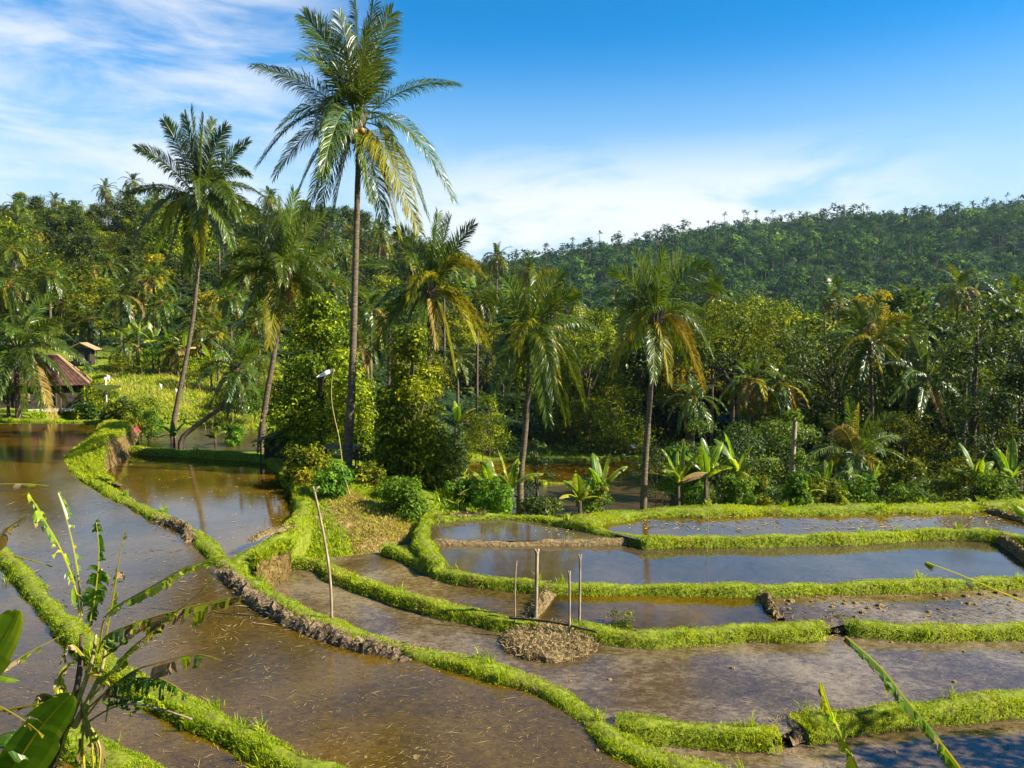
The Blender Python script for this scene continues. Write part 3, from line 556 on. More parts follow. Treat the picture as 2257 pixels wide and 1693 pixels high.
# ------------------------------------------------------------------ mud ridges (dug mud thrown on the banks and dividers)
def ridge(pts, z, hw, hh, m, label, r, zend=None):
    L = resample(poly(pts, z), .10); tg = nrm(np.gradient(L, axis=0)); nr = np.c_[-tg[:, 1], tg[:, 0]]; rows = []; n = len(L)
    for i in range(n):
        tp = min(1, i/9, (n-1-i)/9); row = []
        for s_, z_ in ((-1.1, -.55), (-.9, .1), (-.5, .75), (0, 1), (.5, .8), (.9, .15), (1.1, -.55)):
            q_ = L[i]+nr[i]*s_*hw*(1+.15*math.sin(i*.21+1)+.1*math.sin(i*.53)+r.normal()*.10); row.append([q_[0], q_[1], z-hh*.55+hh*z_*(.15+.85*tp)+r.normal()*hh*.20])
        rows.append(row)
    V = np.array(rows); ii = np.arange(n*7).reshape(n, 7); Fq = np.stack([ii[:-1, :-1], ii[1:, :-1], ii[1:, 1:], ii[:-1, 1:]], -1).reshape(-1, 4)
    o = mk('mud_ridge', V.reshape(-1, 3), Fq, m, smooth=False); tag(o, label, kind='structure')
    k = int(n*16); idx = r.integers(0, n, k); s_ = r.uniform(-1, 1, k); Cc = np.c_[L[idx]+nr[idx]*(s_*hw)[:, None], z-hh*.5+hh*(1-s_**2)*1.05]+r.normal(size=(k, 3))*.02
    V, Fc, T = blades(r, Cc, .10*np.ones(k), .014*max(1, L[0, 1]/24), 2.5); sb.add(V, Fc, 0, T*.8)
sb = B(); rr = np.random.default_rng(21)
ridge(MUDL[0], .10, .20, .28, 'mud', 'dark mud thrown on the main bank where it bends beside the mirroring paddy', rr)
ridge(MUDL[1], .08, .26, .30, 'mud', 'long dark mud edge along the main bank below the bent pole', rr)
ridge([(1188,1268),(1175,1290),(1160,1312),(1150,1330)], -.66, .22, .26, 'mud_pale', 'short mud divider behind the tallest post', rr)
ridge([(1640,1270),(1655,1290),(1668,1308),(1685,1330)], -.66, .16, .24, 'mud_pale', 'short mud divider between the brown and the cloddy paddy at right', rr)
ridge([(2115,1094),(2150,1106),(2190,1118),(2240,1134)], -.25, .15, .22, 'mud_pale', 'thin mud divider in the weedy paddy near the right edge', rr)
ridge([(2150,1152),(2180,1172),(2220,1200),(2270,1230)], -.4, .16, .24, 'mud_pale', 'mud divider in the long blue paddy at the right edge', rr)
ridge([(1780,1344),(1803,1341),(1826,1337)], -.82, .3, .2, 'mud', 'muddy spillway in the gap between the two right banks', rr)
ridge([(1680,1570),(1704,1563),(1728,1553)], -.98, .35, .25, 'mud', 'muddy spillway at the end of the shaded bank', rr)
ridge([(540,1168),(570,1150),(610,1140),(635,1133)], .08, .10, .09, 'mud_pale', 'dry stalks lying along the rim of the palm mirroring paddy', rr)
ridge([(940,1118),(1000,1113),(1050,1112)], -.3, .12, .18, 'mud_pale', 'straw rim at the left end of the wedge paddy', rr)
# ------------------------------------------------------------------ grass of the slopes
def project(x, y, z): return CU+x/y*F, VH+(CZ-z)/y*F
def region_grass(b, r, box, pl, dens, hgt, wid, m=0, lean=.6, skip=None):
    x0, x1, y0, y1 = box; n = int((x1-x0)*(y1-y0)*dens); x = r.uniform(x0, x1, n); y = r.uniform(y0, y1, n); z = H(x, y); u, v = project(x, y, z)
    k = inside(u, v, pl)
    if skip is not None: k &= ~(inside(u, v, skip) & (r.uniform(size=n) < .82))
    for kk, (lv, pp) in PONDS.items(): k &= ~(inside(x, y, pp) & (z < lv))
    x, y, z = x[k], y[k], z[k]; pat = smooth_noise(x, y, .7, 4); C = np.c_[x, y, z-.02]
    V, Fc, T = blades(r, C, hgt*(1+.5*pat), wid, lean, np.clip(.5+.25*pat+.2*r.normal(size=len(x)), 0, 1)); b.add(V, Fc, m, T)
r = np.random.default_rng(31); gs = B()
DRY_ = [(690,1080),(745,1055),(800,1100),(870,1120),(905,1170),(850,1196),(760,1212),(745,1160),(715,1120)]
S_ = [(590,990),(700,1010),(760,1040),(860,1060),(935,1110),(930,1170),(860,1185),(800,1160),(760,1190),(740,1225),(620,1210),(540,1190),(640,1130),(660,1060)]
region_grass(gs, r, (-13, -2, 24, 44), S_, 340, .20, .030, skip=DRY_)
region_grass(gs, r, (-13, -3, 26, 42), [(690,1080),(745,1055),(800,1100),(870,1120),(905,1170),(850,1196),(760,1212),(745,1160),(715,1120)], 620, .15, .026, 1, 1.1)
region_grass(gs, r, (-50, -10, 54, 116), [(60,905),(90,740),(150,660),(300,660),(480,720),(620,800),(640,960),(300,960),(280,905)], 34, .36, .10, 0, .5)
region_grass(gs, r, (-50, -12, 62, 112), [(180,780),(300,790),(470,790),(600,860),(560,930),(300,905)], 9, .55, .06, 1, .3)
region_grass(gs, r, (-4, 34, 31, 50), [(950,1020),(2600,1040),(2600,1110),(1300,1115),(930,1115)], 22, .4, .07)
region_grass(gs, r, (-6, 20, 60, 100), [(1000,960),(1500,960),(1500,1110),(1000,1110)], 10, .35, .11)
for k_, xs in ((0, 1),):
    region_grass(gs, r, (-12, -1, 8, 15), [(-500,1560),(180,1590),(420,1690),(700,1900),(-500,1900)], 420, .14, .02)
tag(gs.build('grass', ['grass', 'grass_dry']), 'rough grass and dry stubble covering the slopes between the terraces', 'grass', kind='stuff')
tag(mb.build('grass', ['grass', 'grass_dry']), 'short bright grass covering the tall humped mound', 'grass', kind='stuff')
# ------------------------------------------------------------------ litter lying in the water
def litter(b, r, key, n, box, ln, wd, t=(0, .75), z=.006, up=.02):
    lv, pl = PONDS[key]; u = r.uniform(box[0], box[2], n); v = r.uniform(box[1], box[3], n); dz = np.array([ray(a, b_) for a, b_ in zip(u, v)]); tt = (lv-CZ)/dz[:, 2]; x, y = dz[:, 0]*tt, dz[:, 1]*tt
    k = inside(x, y, pl) & (smooth_noise(x, y, 1.7, 7)+r.uniform(-.9, .9, n) > -.1); x, y = x[k], y[k]; n = len(x); a = r.uniform(0, 6.28, n); D = np.c_[np.cos(a), np.sin(a), r.normal(size=n)*up]; S = np.c_[-np.sin(a), np.cos(a), np.zeros(n)]
    L = ln*(.15+r.exponential(.45, n).clip(0, 2.2)); V, Fc = leaves(np.c_[x, y, np.full(n, lv+z)], nrm(D), S, L, np.minimum(wd*r.uniform(.6, 1.4, n), L), .2); b.add(V, Fc, 0, r.uniform(t[0], t[1], n))
r = np.random.default_rng(41)
litter(sb, r, 'A', 7000, (0, 1300, 1400, 1700), .17, .012); litter(sb, r, 'A', 1800, (0, 1000, 700, 1400), .3, .03)
litter(sb, r, 'Z', 1600, (-50, 1250, 800, 1700), .22, .015); litter(sb, r, 'E', 1100, (1350, 1500, 2212, 1700), .16, .013); litter(sb, r, 'C', 1500, (600, 1240, 2212, 1560), .16, .014, t=(0, .6))
litter(sb, r, 'J', 900, (1650, 1255, 2212, 1345), .2, .06, t=(0, .6), up=.25); litter(sb, r, 'D', 500, (760, 1190, 1190, 1330), .2, .02, t=(0, .4)); litter(sb, r, 'B', 700, (250, 980, 650, 1170), .2, .03, t=(.4, 1))
litter(sb, r, 'I', 2200, (1330, 1098, 2212, 1145), .22, .06, t=(.2, .8)); litter(sb, r, 'M', 700, (1000, 985, 1460, 1035), .4, .15); litter(sb, r, 'H', 160, (1150, 1110, 1400, 1160), .2, .04, t=(.9, 1))
tag(sb.build('straw_litter', ['straw']), 'scraps of straw and weed scattered over the flooded paddies and mud ridges', 'litter', kind='stuff')
cb_ = B()
for key, n, box in (('J', 46, (1700, 1262, 2212, 1335)), ('C', 9, (1250, 1380, 2212, 1500)), ('A', 4, (600, 1420, 1300, 1640)), ('E', 3, (1550, 1580, 2200, 1650))):
    lv = PONDS[key][0]
    for i in range(n):
        p_ = P(r.uniform(box[0], box[2]), r.uniform(box[1], box[3]), lv); s_ = r.uniform(.025, .07) if key != 'J' else r.uniform(.05, .13); cb_.ball(p_, s_, 0, 6, squash=.6)
tag(cb_.build('mud_clods', ['mud_pale']), 'small mud clods sticking out of the shallow silty paddies', 'mud', kind='stuff')
# ------------------------------------------------------------------ coconut palms whose fronds the photo shows one by one
def main_palm(label, dist, ctr, trunk, fronds, leaf=1.10, extra=4, seed=1, r0=.19, r1=.12, hang=.55, nl=62, nutn=12, low=True):
    r = np.random.default_rng(seed); C = PD(ctr[0], ctr[1], dist); tp = [PD(u, v, dist) for u, v in trunk]; base = tp[0].copy(); gz = h1(base[0], base[1]); base[2] = min(gz, base[2])
    o = empty('coconut_palm', base, label, 'palm tree'); path = resample([base-[0, 0, .4]]+tp[0:]+[C-[0, 0, .1]], .45) if base[2] < tp[0][2]-.15 else resample([tp[0]-[0, 0, .5]]+tp[1:]+[C-[0, 0, .1]], .45)
    n = len(path); rad = r1+(r0-r1)*np.exp(-np.arange(n)/6.0)*1.0+(np.linspace(.05, 0, n)); rad = rad*(1+.035*np.sin(np.arange(n)*2.1)); b = B(); b.tube(path-base, rad, 10); b.build('trunk', 'trunk_palm', o, True)
    ppm = F/dist; fl = list(fronds); R_ = np.mean([math.hypot(f[0]-ctr[0], f[1]-ctr[1]) for f in fronds])
    for i in range(extra):
        a = r.choice([-1, 1])*r.uniform(.35, 1.0); s_ = r.uniform(-.6, .6); fl.append((ctr[0]+s_*R_, ctr[1]-R_*r.uniform(-.6, .6), R_*.45, a*R_/ppm*1.1, 0 if r.uniform() < .93 else 1))
    for f in fl:
        tu, tv, ar, dp, m = (list(f)+[0])[:5]; T = PD(tu, tv, dist+dp); hv = T-C; ctl = C+hv*.5+np.array([0, 0, ar*1.35/ppm]); st = C+nrm(ctl-C)*.18; pth = bez(st, ctl, T, 15)-base
        hz_ = np.array([hv[0], hv[1], 0]); nv_ = nrm(np.cross(hz_ if np.linalg.norm(hz_) > .3 else np.array([1, .3, 0]), [0, 0, 1.])); dr = nrm(hv); vert = abs(dr[2]); tw = R(15+60*max(0, dr[2])+25*max(0, -dr[2]))*r.choice([-1, 1]); ot = nrm(np.cross(dr, nv_)); side = nrm(nv_*math.cos(tw)+ot*math.sin(tw))
        b = B(); L = np.linalg.norm(np.diff(pth, axis=0), axis=1).sum(); frond_geo(b, pth, side, leaf*min(1.15, .55+.45*L/5), hang*(1.35 if dr[2] < .5 else .6), r, int(1.55*nl*min(1.2, max(.5, L/5))), .050*dist/50, 0, 1, keep=.95, rad=.045*dist/50)
        mm = ['palm_green', 'palm_yellow', 'palm_dry'][m]; b.build('frond', [mm, 'palm_green' if m == 0 else 'palm_yellow'], o)
    b = B()
    for a in np.linspace(0, 6.28, 12, endpoint=False): b.tube([(0, 0, -.7), (.2*math.cos(a), .2*math.sin(a), -.05), (.42*math.cos(a), .42*math.sin(a), .5)], [.17, .13, .04], 5, 0, .4)
    for i in range(16):
        a = r.uniform(0, 6.28); b.tube([(0, 0, 0), (.35*math.cos(a), .35*math.sin(a), .35), (.65*math.cos(a), .65*math.sin(a), r.uniform(-.1, .35))], [.03, .02, .01], 4, 1, .6)
    for V in b.V: V += C-base
    b.build('leaf_bases', ['trunk_palm', 'palm_dry'], o)
    b = B(); nuts(b, C-base, r, nutn, .5, 0); [None]
    b.m = [np.where(x > 1, 1, x) for x in b.m]; b.build('coconuts', ['coconut_g', 'coconut_o'], o, True); return o
main_palm('tallest coconut palm with a straight grey trunk standing on the slope in the middle', 38, (775, 268), [(745,1032),(752,960),(759,850),(764,700),(768,560),(772,420),(775,320)],
 [(768,2,5,1.5),(805,12,15,-1.5),(846,30,45,1),(735,35,20,-1),(660,38,50,.5),(700,70,20,1.5),(650,125,60,-1.5),(552,143,30,.5),(604,275,60,-2),(562,352,85,.8),(595,378,65,-1),(645,415,60,1),(690,455,60,-1.5),(985,182,45,.5),(843,165,45,-1),(978,428,100,0),(922,465,85,1.5),(905,500,60,-1.5,1),(860,505,55,1,1),(830,480,35,-1),(720,470,40,-1.5),(670,440,50,-.5),(800,430,20,-2),(745,120,10,-2),(815,90,10,2),(790,60,8,-2.5),(752,70,8,2.5),(728,150,18,-1),(822,130,20,1)], seed=2, nutn=16, nl=70, r0=.27, r1=.125)
main_palm('tall coconut palm with a leaning curved trunk and yellow drooping fronds behind the mirroring paddy', 66, (429, 430), [(374,925),(385,860),(403,770),(418,680),(427,590),(432,520),(431,460)],
 [(412,235,8,1),(440,250,8,-1),(355,262,25,-.5),(296,322,25,.5),(461,262,15,1),(487,275,20,-1),(535,307,15,.6),(276,418,25,0),(357,495,45,-1.5,1),(303,496,50,1),(288,522,60,-1),(438,568,25,-1.5,1),(482,566,45,1),(505,540,50,-1),(552,553,70,.5),(572,478,45,1),(570,425,40,-1),(539,378,45,1.2),(364,563,50,.5),(404,590,45,1),(400,250,10,2),(340,540,60,-1)], seed=3, r0=.24, r1=.14, nl=60)
main_palm('coconut palm with wide glossy arching fronds between the leaning palm and the tallest palm', 46, (614, 598), [(560,975),(566,930),(577,850),(588,790),(600,710),(610,640)],
 [(635,416,5,1),(600,430,10,-1),(557,457,35,.6),(490,561,45,-.8),(478,618,40,.5),(524,500,35,1.2),(665,450,20,-1),(759,524,30,.8),(699,588,50,-2),(786,645,45,.3),(726,669,40,-1.5),(510,722,55,.3),(581,748,35,-2,1),(638,706,25,-1,2),(645,665,25,-1.5,1),(470,640,55,-1),(700,470,30,1.5),(545,660,45,2),(690,720,40,1.5)], seed=4, nutn=14)
main_palm('coconut palm with orange dying lower fronds above the narrow leafy tree', 52, (931, 636), [(925,1000),(924,880),(926,780),(929,700)],
 [(945,463,5,1),(971,472,10,-1),(857,500,45,.6),(1022,487,20,-.5),(780,571,30,.5),(1044,595,70,-.8,1),(905,520,12,1.5),(813,664,40,-.5),(792,785,70,.5),(827,740,60,-1),(982,803,45,-1.2,1),(1025,730,50,.5,1),(1062,770,75,-.5,1),(941,745,25,-1.5,2),(885,560,25,-2),(1000,560,35,1.5),(870,740,45,1),(1000,680,40,1,1),(990,520,20,2)], seed=5, nutn=16)
main_palm('coconut palm with pale shining fronds hanging to the right of the narrow leafy tree', 43, (1142, 735), [(1124,1040),(1132,960),(1139,880),(1143,800)],
 [(1147,576,5,1),(1177,590,8,-1),(1214,592,25,.5),(1089,603,25,-.6),(1042,650,45,.8),(1062,725,40,-1),(1048,800,60,.4),(1069,846,55,-1),(1089,898,55,.5),(1184,911,55,-1.2),(1224,909,70,.4),(1262,872,95,-.4),(1252,785,60,1),(1292,715,50,.3),(1245,640,40,-1),(1120,890,35,1),(1110,585,10,1.6),(1198,860,60,-2)], seed=6, nutn=12)
main_palm('bushy crowned coconut palm with a grey trunk rising from the forest edge bank', 35.5, (1417, 695), [(1390,1088),(1393,1010),(1399,930),(1405,850),(1411,770)],
 [(1402,546,20,1),(1368,548,25,-1),(1322,588,40,.6),(1297,632,45,-.6),(1300,668,35,1.2),(1430,544,15,-1.5),(1470,551,25,.8),(1528,574,40,-.5),(1558,628,50,.6),(1512,668,25,-1),(1538,768,75,.3),(1519,835,75,-.6,2),(1445,825,45,-1.5,1),(1351,774,55,.6),(1322,806,75,-.5,1),(1490,790,55,1.2),(1390,560,12,2),(1500,560,30,2),(1340,720,50,-1.5),(1410,820,30,-2)], seed=7, leaf=.95, extra=8, r0=.13, r1=.095)
def auto_palm(label, dist, ctr, trunk, L, seed, n=20, yellow=.15, low=-60, group=None, lean=0):
    r = np.random.default_rng(seed); fr = []
    ppm = F/dist
    for i in range(n):
        f = i/(n-1); a = i*2.39996+seed; e = R(80-(80-low)*f**.85); l = L*ppm*r.uniform(.88, 1.1); hx = math.cos(a)*math.cos(e); hy = math.sin(a)*math.cos(e); m = 0 if r.uniform() > yellow*(.3+1.5*f) else (1 if r.uniform() < .7 else 2)
        fr.append((ctr[0]+hx*l*.93, ctr[1]-math.sin(e)*l*.9+l*.18*math.cos(e), l*.28*math.cos(e)+l*.03, hy*L*.9, m))
    return main_palm(label, dist, ctr, trunk, fr, seed=seed, extra=0, leaf=.85, nl=46, nutn=7)
auto_palm('dark small coconut palm on a strongly leaning trunk behind the mirroring paddy', 60, (510, 800), [(392,950),(430,915),(478,880),(497,850),(507,820)], 3.6, 11, low=-80, yellow=.06)
auto_palm('coconut palm beside the red roofed house at the left edge', 58, (38, 758), [(40,900),(38,850),(36,800)], 5.6, 12, n=30, yellow=.08)
auto_palm('tall coconut palm with hanging dry fronds over the dark glossy trees at right', 75, (1880, 745), [(1884,1020),(1884,900),(1882,820)], 4.9, 13, n=24, yellow=.2)
auto_palm('coconut palm with a dark leaning trunk just right of the taller one', 70, (2000, 825), [(1968,1030),(1978,950),(1992,890)], 4.6, 14, n=22, yellow=.1)
auto_palm('low coconut palm with pale fronds spreading over the bank under the tall right palms', 50, (1850, 990), [(1842,1075),(1846,1040)], 4.2, 15, n=20, yellow=.25, low=-40)
# ------------------------------------------------------------------ trees
def tree_at(u, vtop, d, wpx, shape, lm, label, nleaf, leaf, seed, cat='tree', name=None, nclump=26, group=None, flat=.8, zoff=0, fork=.35, trad=None):
    x = (u-CU)/F*d; gz = h1(x, d)+zoff; h = PD(u, vtop, d)[2]-gz; w_ = wpx/F*d
    return tree(name or ('shrub' if cat == 'shrub' else 'broadleaf_tree'), np.random.default_rng(seed), shape, h*1.03, w_, nleaf, leaf, lm, label, cat, group, (x, d, gz), nclump, fork=fork, flat=flat, trad=trad)
tree_at(690, 655, 41, 235, 'column', 'leaf_lime', 'broad yellow green leafy tree left of the tallest palm trunk', 24000, .19, 101, nclump=60)
tree_at(893, 705, 38, 178, 'column', 'leaf_lime', 'narrow column of sunlit yellow green leaves right of the tallest palm trunk', 22000, .17, 102, nclump=60)
tree_at(1325, 812, 99, 190, 'column', 'leaf_lime', 'rounded golden green tree between the two central palms', 11000, .24, 103, nclump=34)
tree_at(1585, 632, 88, 290, 'umbrella', 'leaf_lime', 'spreading tree with dark bare forked limbs under a light lime crown', 15000, .26, 104, nclump=46, fork=.45, trad=.28)
tree_at(1790, 650, 84, 300, 'round', 'leaf_dark', 'big dark glossy tree left of the tall right palms', 13000, .26, 105, nclump=44)
tree_at(2110, 645, 56, 240, 'column', 'leaf_dark', 'tall dark tapering tree near the right edge', 15000, .20, 106, nclump=46)
tree_at(1058, 850, 96, 105, 'column', 'leaf_mid', 'slim light green tree beside the small brown paddies', 4500, .24, 107)
tree_at(985, 905, 51, 75, 'column', 'leaf_dark', 'thin dark tree right of the narrow leafy column', 3500, .2, 108, nclump=18)
tree_at(1165, 955, 43.5, 100, 'column', 'leaf_dark', 'dark bushy young tree at the foot of the shining palm', 4500, .15, 109, nclump=22)
tree_at(2215, 790, 50, 190, 'column', 'leaf_dark', 'dark silvery leaved tree on the right edge', 9000, .2, 110, nclump=34)
tree_at(1960, 890, 62, 190, 'round', 'leaf_mid', 'leafy tree low behind the pale low palm', 6000, .2, 111)
tree_at(1885, 622, 92, 100, 'round', 'leaf_gold', 'orange tinged tree top behind the tall right palm', 4500, .3, 112)
tree_at(1560, 915, 50, 240, 'round', 'leaf_dark', 'wide low dark bush behind the banana plants', 9000, .17, 113, fork=.2, flat=.6)
tree_at(1700, 905, 56, 190, 'round', 'leaf_dark', 'dark rounded tree behind the bare white stump', 7000, .2, 114)
tree_at(1190, 572, 112, 110, 'column', 'leaf_gold', 'reddish gold tree top behind the shining palm', 4500, .34, 115)
tree_at(1270, 660, 104, 150, 'round', 'leaf_mid', 'mid green round tree between the two central palms', 6000, .32, 116)
tree_at(1440, 700, 112, 190, 'round', 'leaf_dark', 'dark tree filling the gap behind the bushy crowned palm', 6500, .3, 117)
tree_at(1490, 650, 98, 150, 'round', 'leaf_gold', 'olive gold tree behind the spreading limbed tree', 5000, .32, 118)
tree_at(1225, 840, 104, 110, 'column', 'leaf_mid', 'slender shaded tree right of the shining palm', 4500, .24, 119)
tree_at(1650, 740, 80, 130, 'round', 'leaf_mid', 'leafy tree touching the spreading limbed tree on its right', 5500, .25, 120)
tree_at(2175, 690, 84, 130, 'column', 'leaf_mid', 'tree with fresh tips behind the tall dark tapering tree', 5500, .26, 121)
tree_at(2030, 680, 90, 150, 'round', 'leaf_mid', 'rounded tree between the leaning right palm and the tapering tree', 5500, .28, 122)
tree_at(840, 820, 47, 120, 'round', 'leaf_dark', 'dark tree filling the gap right of the tallest palm trunk', 4500, .2, 123)
tree_at(620, 830, 52, 120, 'round', 'leaf_mid', 'low shaded tree left of the broad yellow green tree', 4500, .2, 124)
# offscreen tree on the right bank that throws the shade on the last paddies
tree('broadleaf_tree', np.random.default_rng(130), 'round', 8.8, 6.6, 5000, .24, 'leaf_mid', 'tree standing beyond the right edge and shading the corner paddies', 'tree', None, (17.6, 13.0, -1.6), 22)
# shrubs
def shrub_at(u, v, d, wpx, hpx, lm, label, seed, leaf=.11, n=2600, group=None):
    x = (u-CU)/F*d; z = PD(u, v, d)[2]; gz = min(h1(x, d), z); h = hpx/F*d+(z-gz)
    return tree('shrub', np.random.default_rng(seed), 'bush', h*1.15, wpx/F*d, n, leaf, lm, label, 'shrub', group, (x, d, gz), 18, trad=.04, fork=.15)
shrub_at(655, 1035, 35.7, 130, 75, 'leaf_mid', 'dark green leafy shrub at the corner of the mirroring paddy', 201, .16)
shrub_at(715, 1085, 32.7, 100, 90, 'leaf_fresh', 'fresh green shrub left of the foot of the tallest palm', 202, .15)
shrub_at(655, 1060, 34.2, 60, 45, 'leaf_gold', 'small yellow shrub on the slope beside the mirroring paddy', 203, .12, 900)
shrub_at(800, 1075, 35, 80, 80, 'leaf_mid', 'low shrub right of the foot of the tallest palm', 204, .13)
shrub_at(880, 1140, 31.3, 130, 105, 'leaf_fresh', 'rounded bright green shrub beside the straw slope', 205, .15, 3800)
shrub_at(860, 1090, 33.5, 90, 50, 'leaf_fresh', 'small bright shrub just above the rounded one', 206, .14)
shrub_at(1075, 1100, 32.7, 110, 75, 'leaf_fresh', 'leafy cassava like shrub under the shining palm', 207, .15)
shrub_at(1275, 1098, 33.5, 100, 75, 'leaf_fresh', 'shrub with broad leaves before the low glinting paddy', 209, .15)
shrub_at(1480, 1075, 37.1, 100, 120, 'leaf_fresh', 'tall leafy shrub just right of the bushy palm trunk', 210, .16, 3400)
shrub_at(1600, 1082, 36.4, 80, 55, 'leaf_fresh', 'round shrub between the banana plants', 211, .15)
shrub_at(1655, 1072, 39.2, 60, 60, 'leaf_mid', 'little shrub right of the last banana plant', 212, .14, 1500)
shrub_at(1735, 1080, 37.1, 60, 75, 'leaf_fresh', 'lime green creeper shrub at the foot of the white stump', 213, .16, 1800)
shrub_at(1800, 1082, 38.5, 90, 50, 'leaf_mid', 'low weedy shrub on the forest bank', 214, .15)
shrub_at(1990, 1082, 38.5, 110, 45, 'leaf_fresh', 'leafy low shrub on the forest bank at right', 215, .16)
shrub_at(2160, 1078, 38.5, 120, 60, 'leaf_fresh', 'leafy shrub on the forest bank near the right edge', 216, .16)
shrub_at(1345, 1340, 20.1, 75, 34, 'leaf_lime', 'small bush growing in the brown paddy right of the four posts', 217, .055, 1500)
shrub_at(980, 1290, 23, 60, 22, 'leaf_lime', 'low yellow green weeds in the pale muddy paddy', 218, .06, 500)
shrub_at(1035, 1300, 22.6, 45, 18, 'leaf_lime', 'second patch of weeds nearer the round mud mound', 219, .06, 350)
shrub_at(240, 912, 55, 70, 60, 'leaf_dark', 'dark spiky garden shrub beside the house', 220, .25)
shrub_at(185, 908, 57, 60, 50, 'leaf_dark', 'dark garden plants under the house eave', 221, .25)
shrub_at(315, 930, 64, 70, 55, 'leaf_fresh', 'feathery green shrub behind the tall mound', 222, .16)
shrub_at(500, 962, 62, 60, 45, 'leaf_fresh', 'round green bush right of the leaning palm foot', 223, .16)
shrub_at(1335, 1000, 100, 90, 30, 'leaf_lime', 'pale bush left of the walking person', 224, .28, 1500)
o = shrub_at(262, 905, 55, 90, 50, 'leaf_mid', 'garden shrub with pink flowers beside the house', 225, .2)
r = np.random.default_rng(226); k = 60; cpos = np.c_[r.uniform(-1.6, 1.6, k), r.uniform(-1.2, -.3, k), r.uniform(.5, 2.2, k)]; cpos = cpos[r.integers(0, 14, 220)]+r.normal(size=(220, 3))*.12
V, Fc = leaves(cpos, nrm(r.normal(size=(220, 3))), nrm(r.normal(size=(220, 3))), np.full(220, .16), np.full(220, .12)); mk('blossoms', V, Fc, 'pink', o, tint=r.uniform(size=220))
# ------------------------------------------------------------------ banana plants
def banana_leaf(b, path, width, r, hang=.35, keep=1.0, tear=.18, m=0, n=22, ms=None, sides=(-1, 1), t0=.12, rib=.018, tt=.5, upv=(0, 0, 1)):
    p = resample(path, np.linalg.norm(np.diff(np.array(path, float), axis=0), axis=1).sum()/n)[:n+1]; n = len(p)-1; tg = nrm(np.gradient(p, axis=0)); b.tube(p, np.linspace(rib, rib*.3, n+1), 5, 1, .75)
    for sg in sides:
        hg = hang*r.uniform(.7, 1.3); on = True; wv = width; run = 0
        i0 = int(n*t0)
        lastT = None; tv = np.clip(tt+r.normal()*.12, 0, 1); mi = m
        for i in range(i0, n):
            if run <= 0:
                on = r.uniform() < keep; hg = max(0, hang*r.uniform(.3, 1.8)); wv = width*r.uniform(.75, 1.05) if keep > .9 else width*r.uniform(.35, 1.15); run = max(1, int(r.exponential(1/tear) if tear > 0 else 99)); tv = np.clip(tt+r.normal()*.18, 0, 1); mi = m if ms is None else r.choice(ms)
            run -= 1
            if not on: continue
            quad = []
            for j in (i, i+1):
                f = (j-i0)/max(n-i0, 1); prof = math.sin(math.pi*min(.985, max(.02, f*.93+.05)))**.55; d = tg[j]; sv = nrm(np.cross(d, upv)); sv = sv*sg; w2 = wv*prof*(.82 if run == 0 and j == i+1 and keep < .9 else 1)
                a1 = nrm(sv+d*.35+np.array([0, 0, .25-hg*.6])); a2 = nrm(sv*.8+d*.3+np.array([0, 0, -hg*1.6])); a3 = nrm(sv*.5+d*.2+np.array([0, 0, -hg*3.0]))
                q1 = p[j]+a1*w2*.36; q2 = q1+a2*w2*.36; q3 = q2+a3*w2*.3; quad += [p[j], q1, q2, q3]
            mo_ = mi if keep > .97 or mi == 2 or r.uniform() > .38 else r.choice([1, 2])
            if keep < .97 and r.uniform() < .5: quad = [q_+(r.normal(size=3)*.012*(jj % 4 > 1)) for jj, q_ in enumerate(quad)]
            tv2 = np.clip(tv+r.normal()*.07, 0, 1); b.add(np.array(quad), [[0, 4, 5, 1], [1, 5, 6, 2]], mi, tv2); b.add(np.array(quad), [[2, 6, 7, 3]], mo_, tv2)
BM = ['banana', 'banana_yellow', 'dry_leaf']
def banana_plant(u, v, d, hpx, label, seed, n=7, leaf=1.5, wd=.26, lean=0, group=None):
    r = np.random.default_rng(seed); x = (u-CU)/F*d; z = PD(u, v, d)[2]; gz = min(h1(x, d), z); h = hpx/F*d*.34+(z-gz); o = empty('banana_plant', (x, d, gz), label, 'banana plant', group); b = B()
    b.tube([(0, 0, -.3), (lean*.3, 0, h*.5), (lean, 0, h)], [.13, .10, .06], 8, 0, .4); b.build('stem', ['bark'], o, True)
    for i in range(n):
        a = i*2.4+seed*1.3+r.normal()*.2; e = R(80-58*i/(n-1)); l = leaf*1.12*r.uniform(.8, 1.15); dx = np.array([math.cos(a), math.sin(a), 0]); t = np.array([lean, 0, h-.05]); c1_ = t+dx*l*.45*math.cos(e)+np.array([0, 0, l*.62*math.sin(e)+.1]); c2_ = t+dx*l*(.95*math.cos(e)+.1)+np.array([0, 0, l*(math.sin(e)-.35*math.cos(e))])
        b = B(); old = i > n-3; banana_leaf(b, bez(t, c1_, c2_, 12), wd*1.25, r, .3+.4*old, .95 if not old else .6, .16, 0 if not old or r.uniform() < .4 else r.integers(1, 3), 16, rib=.03); b.build('leaf', BM, o)
    return o
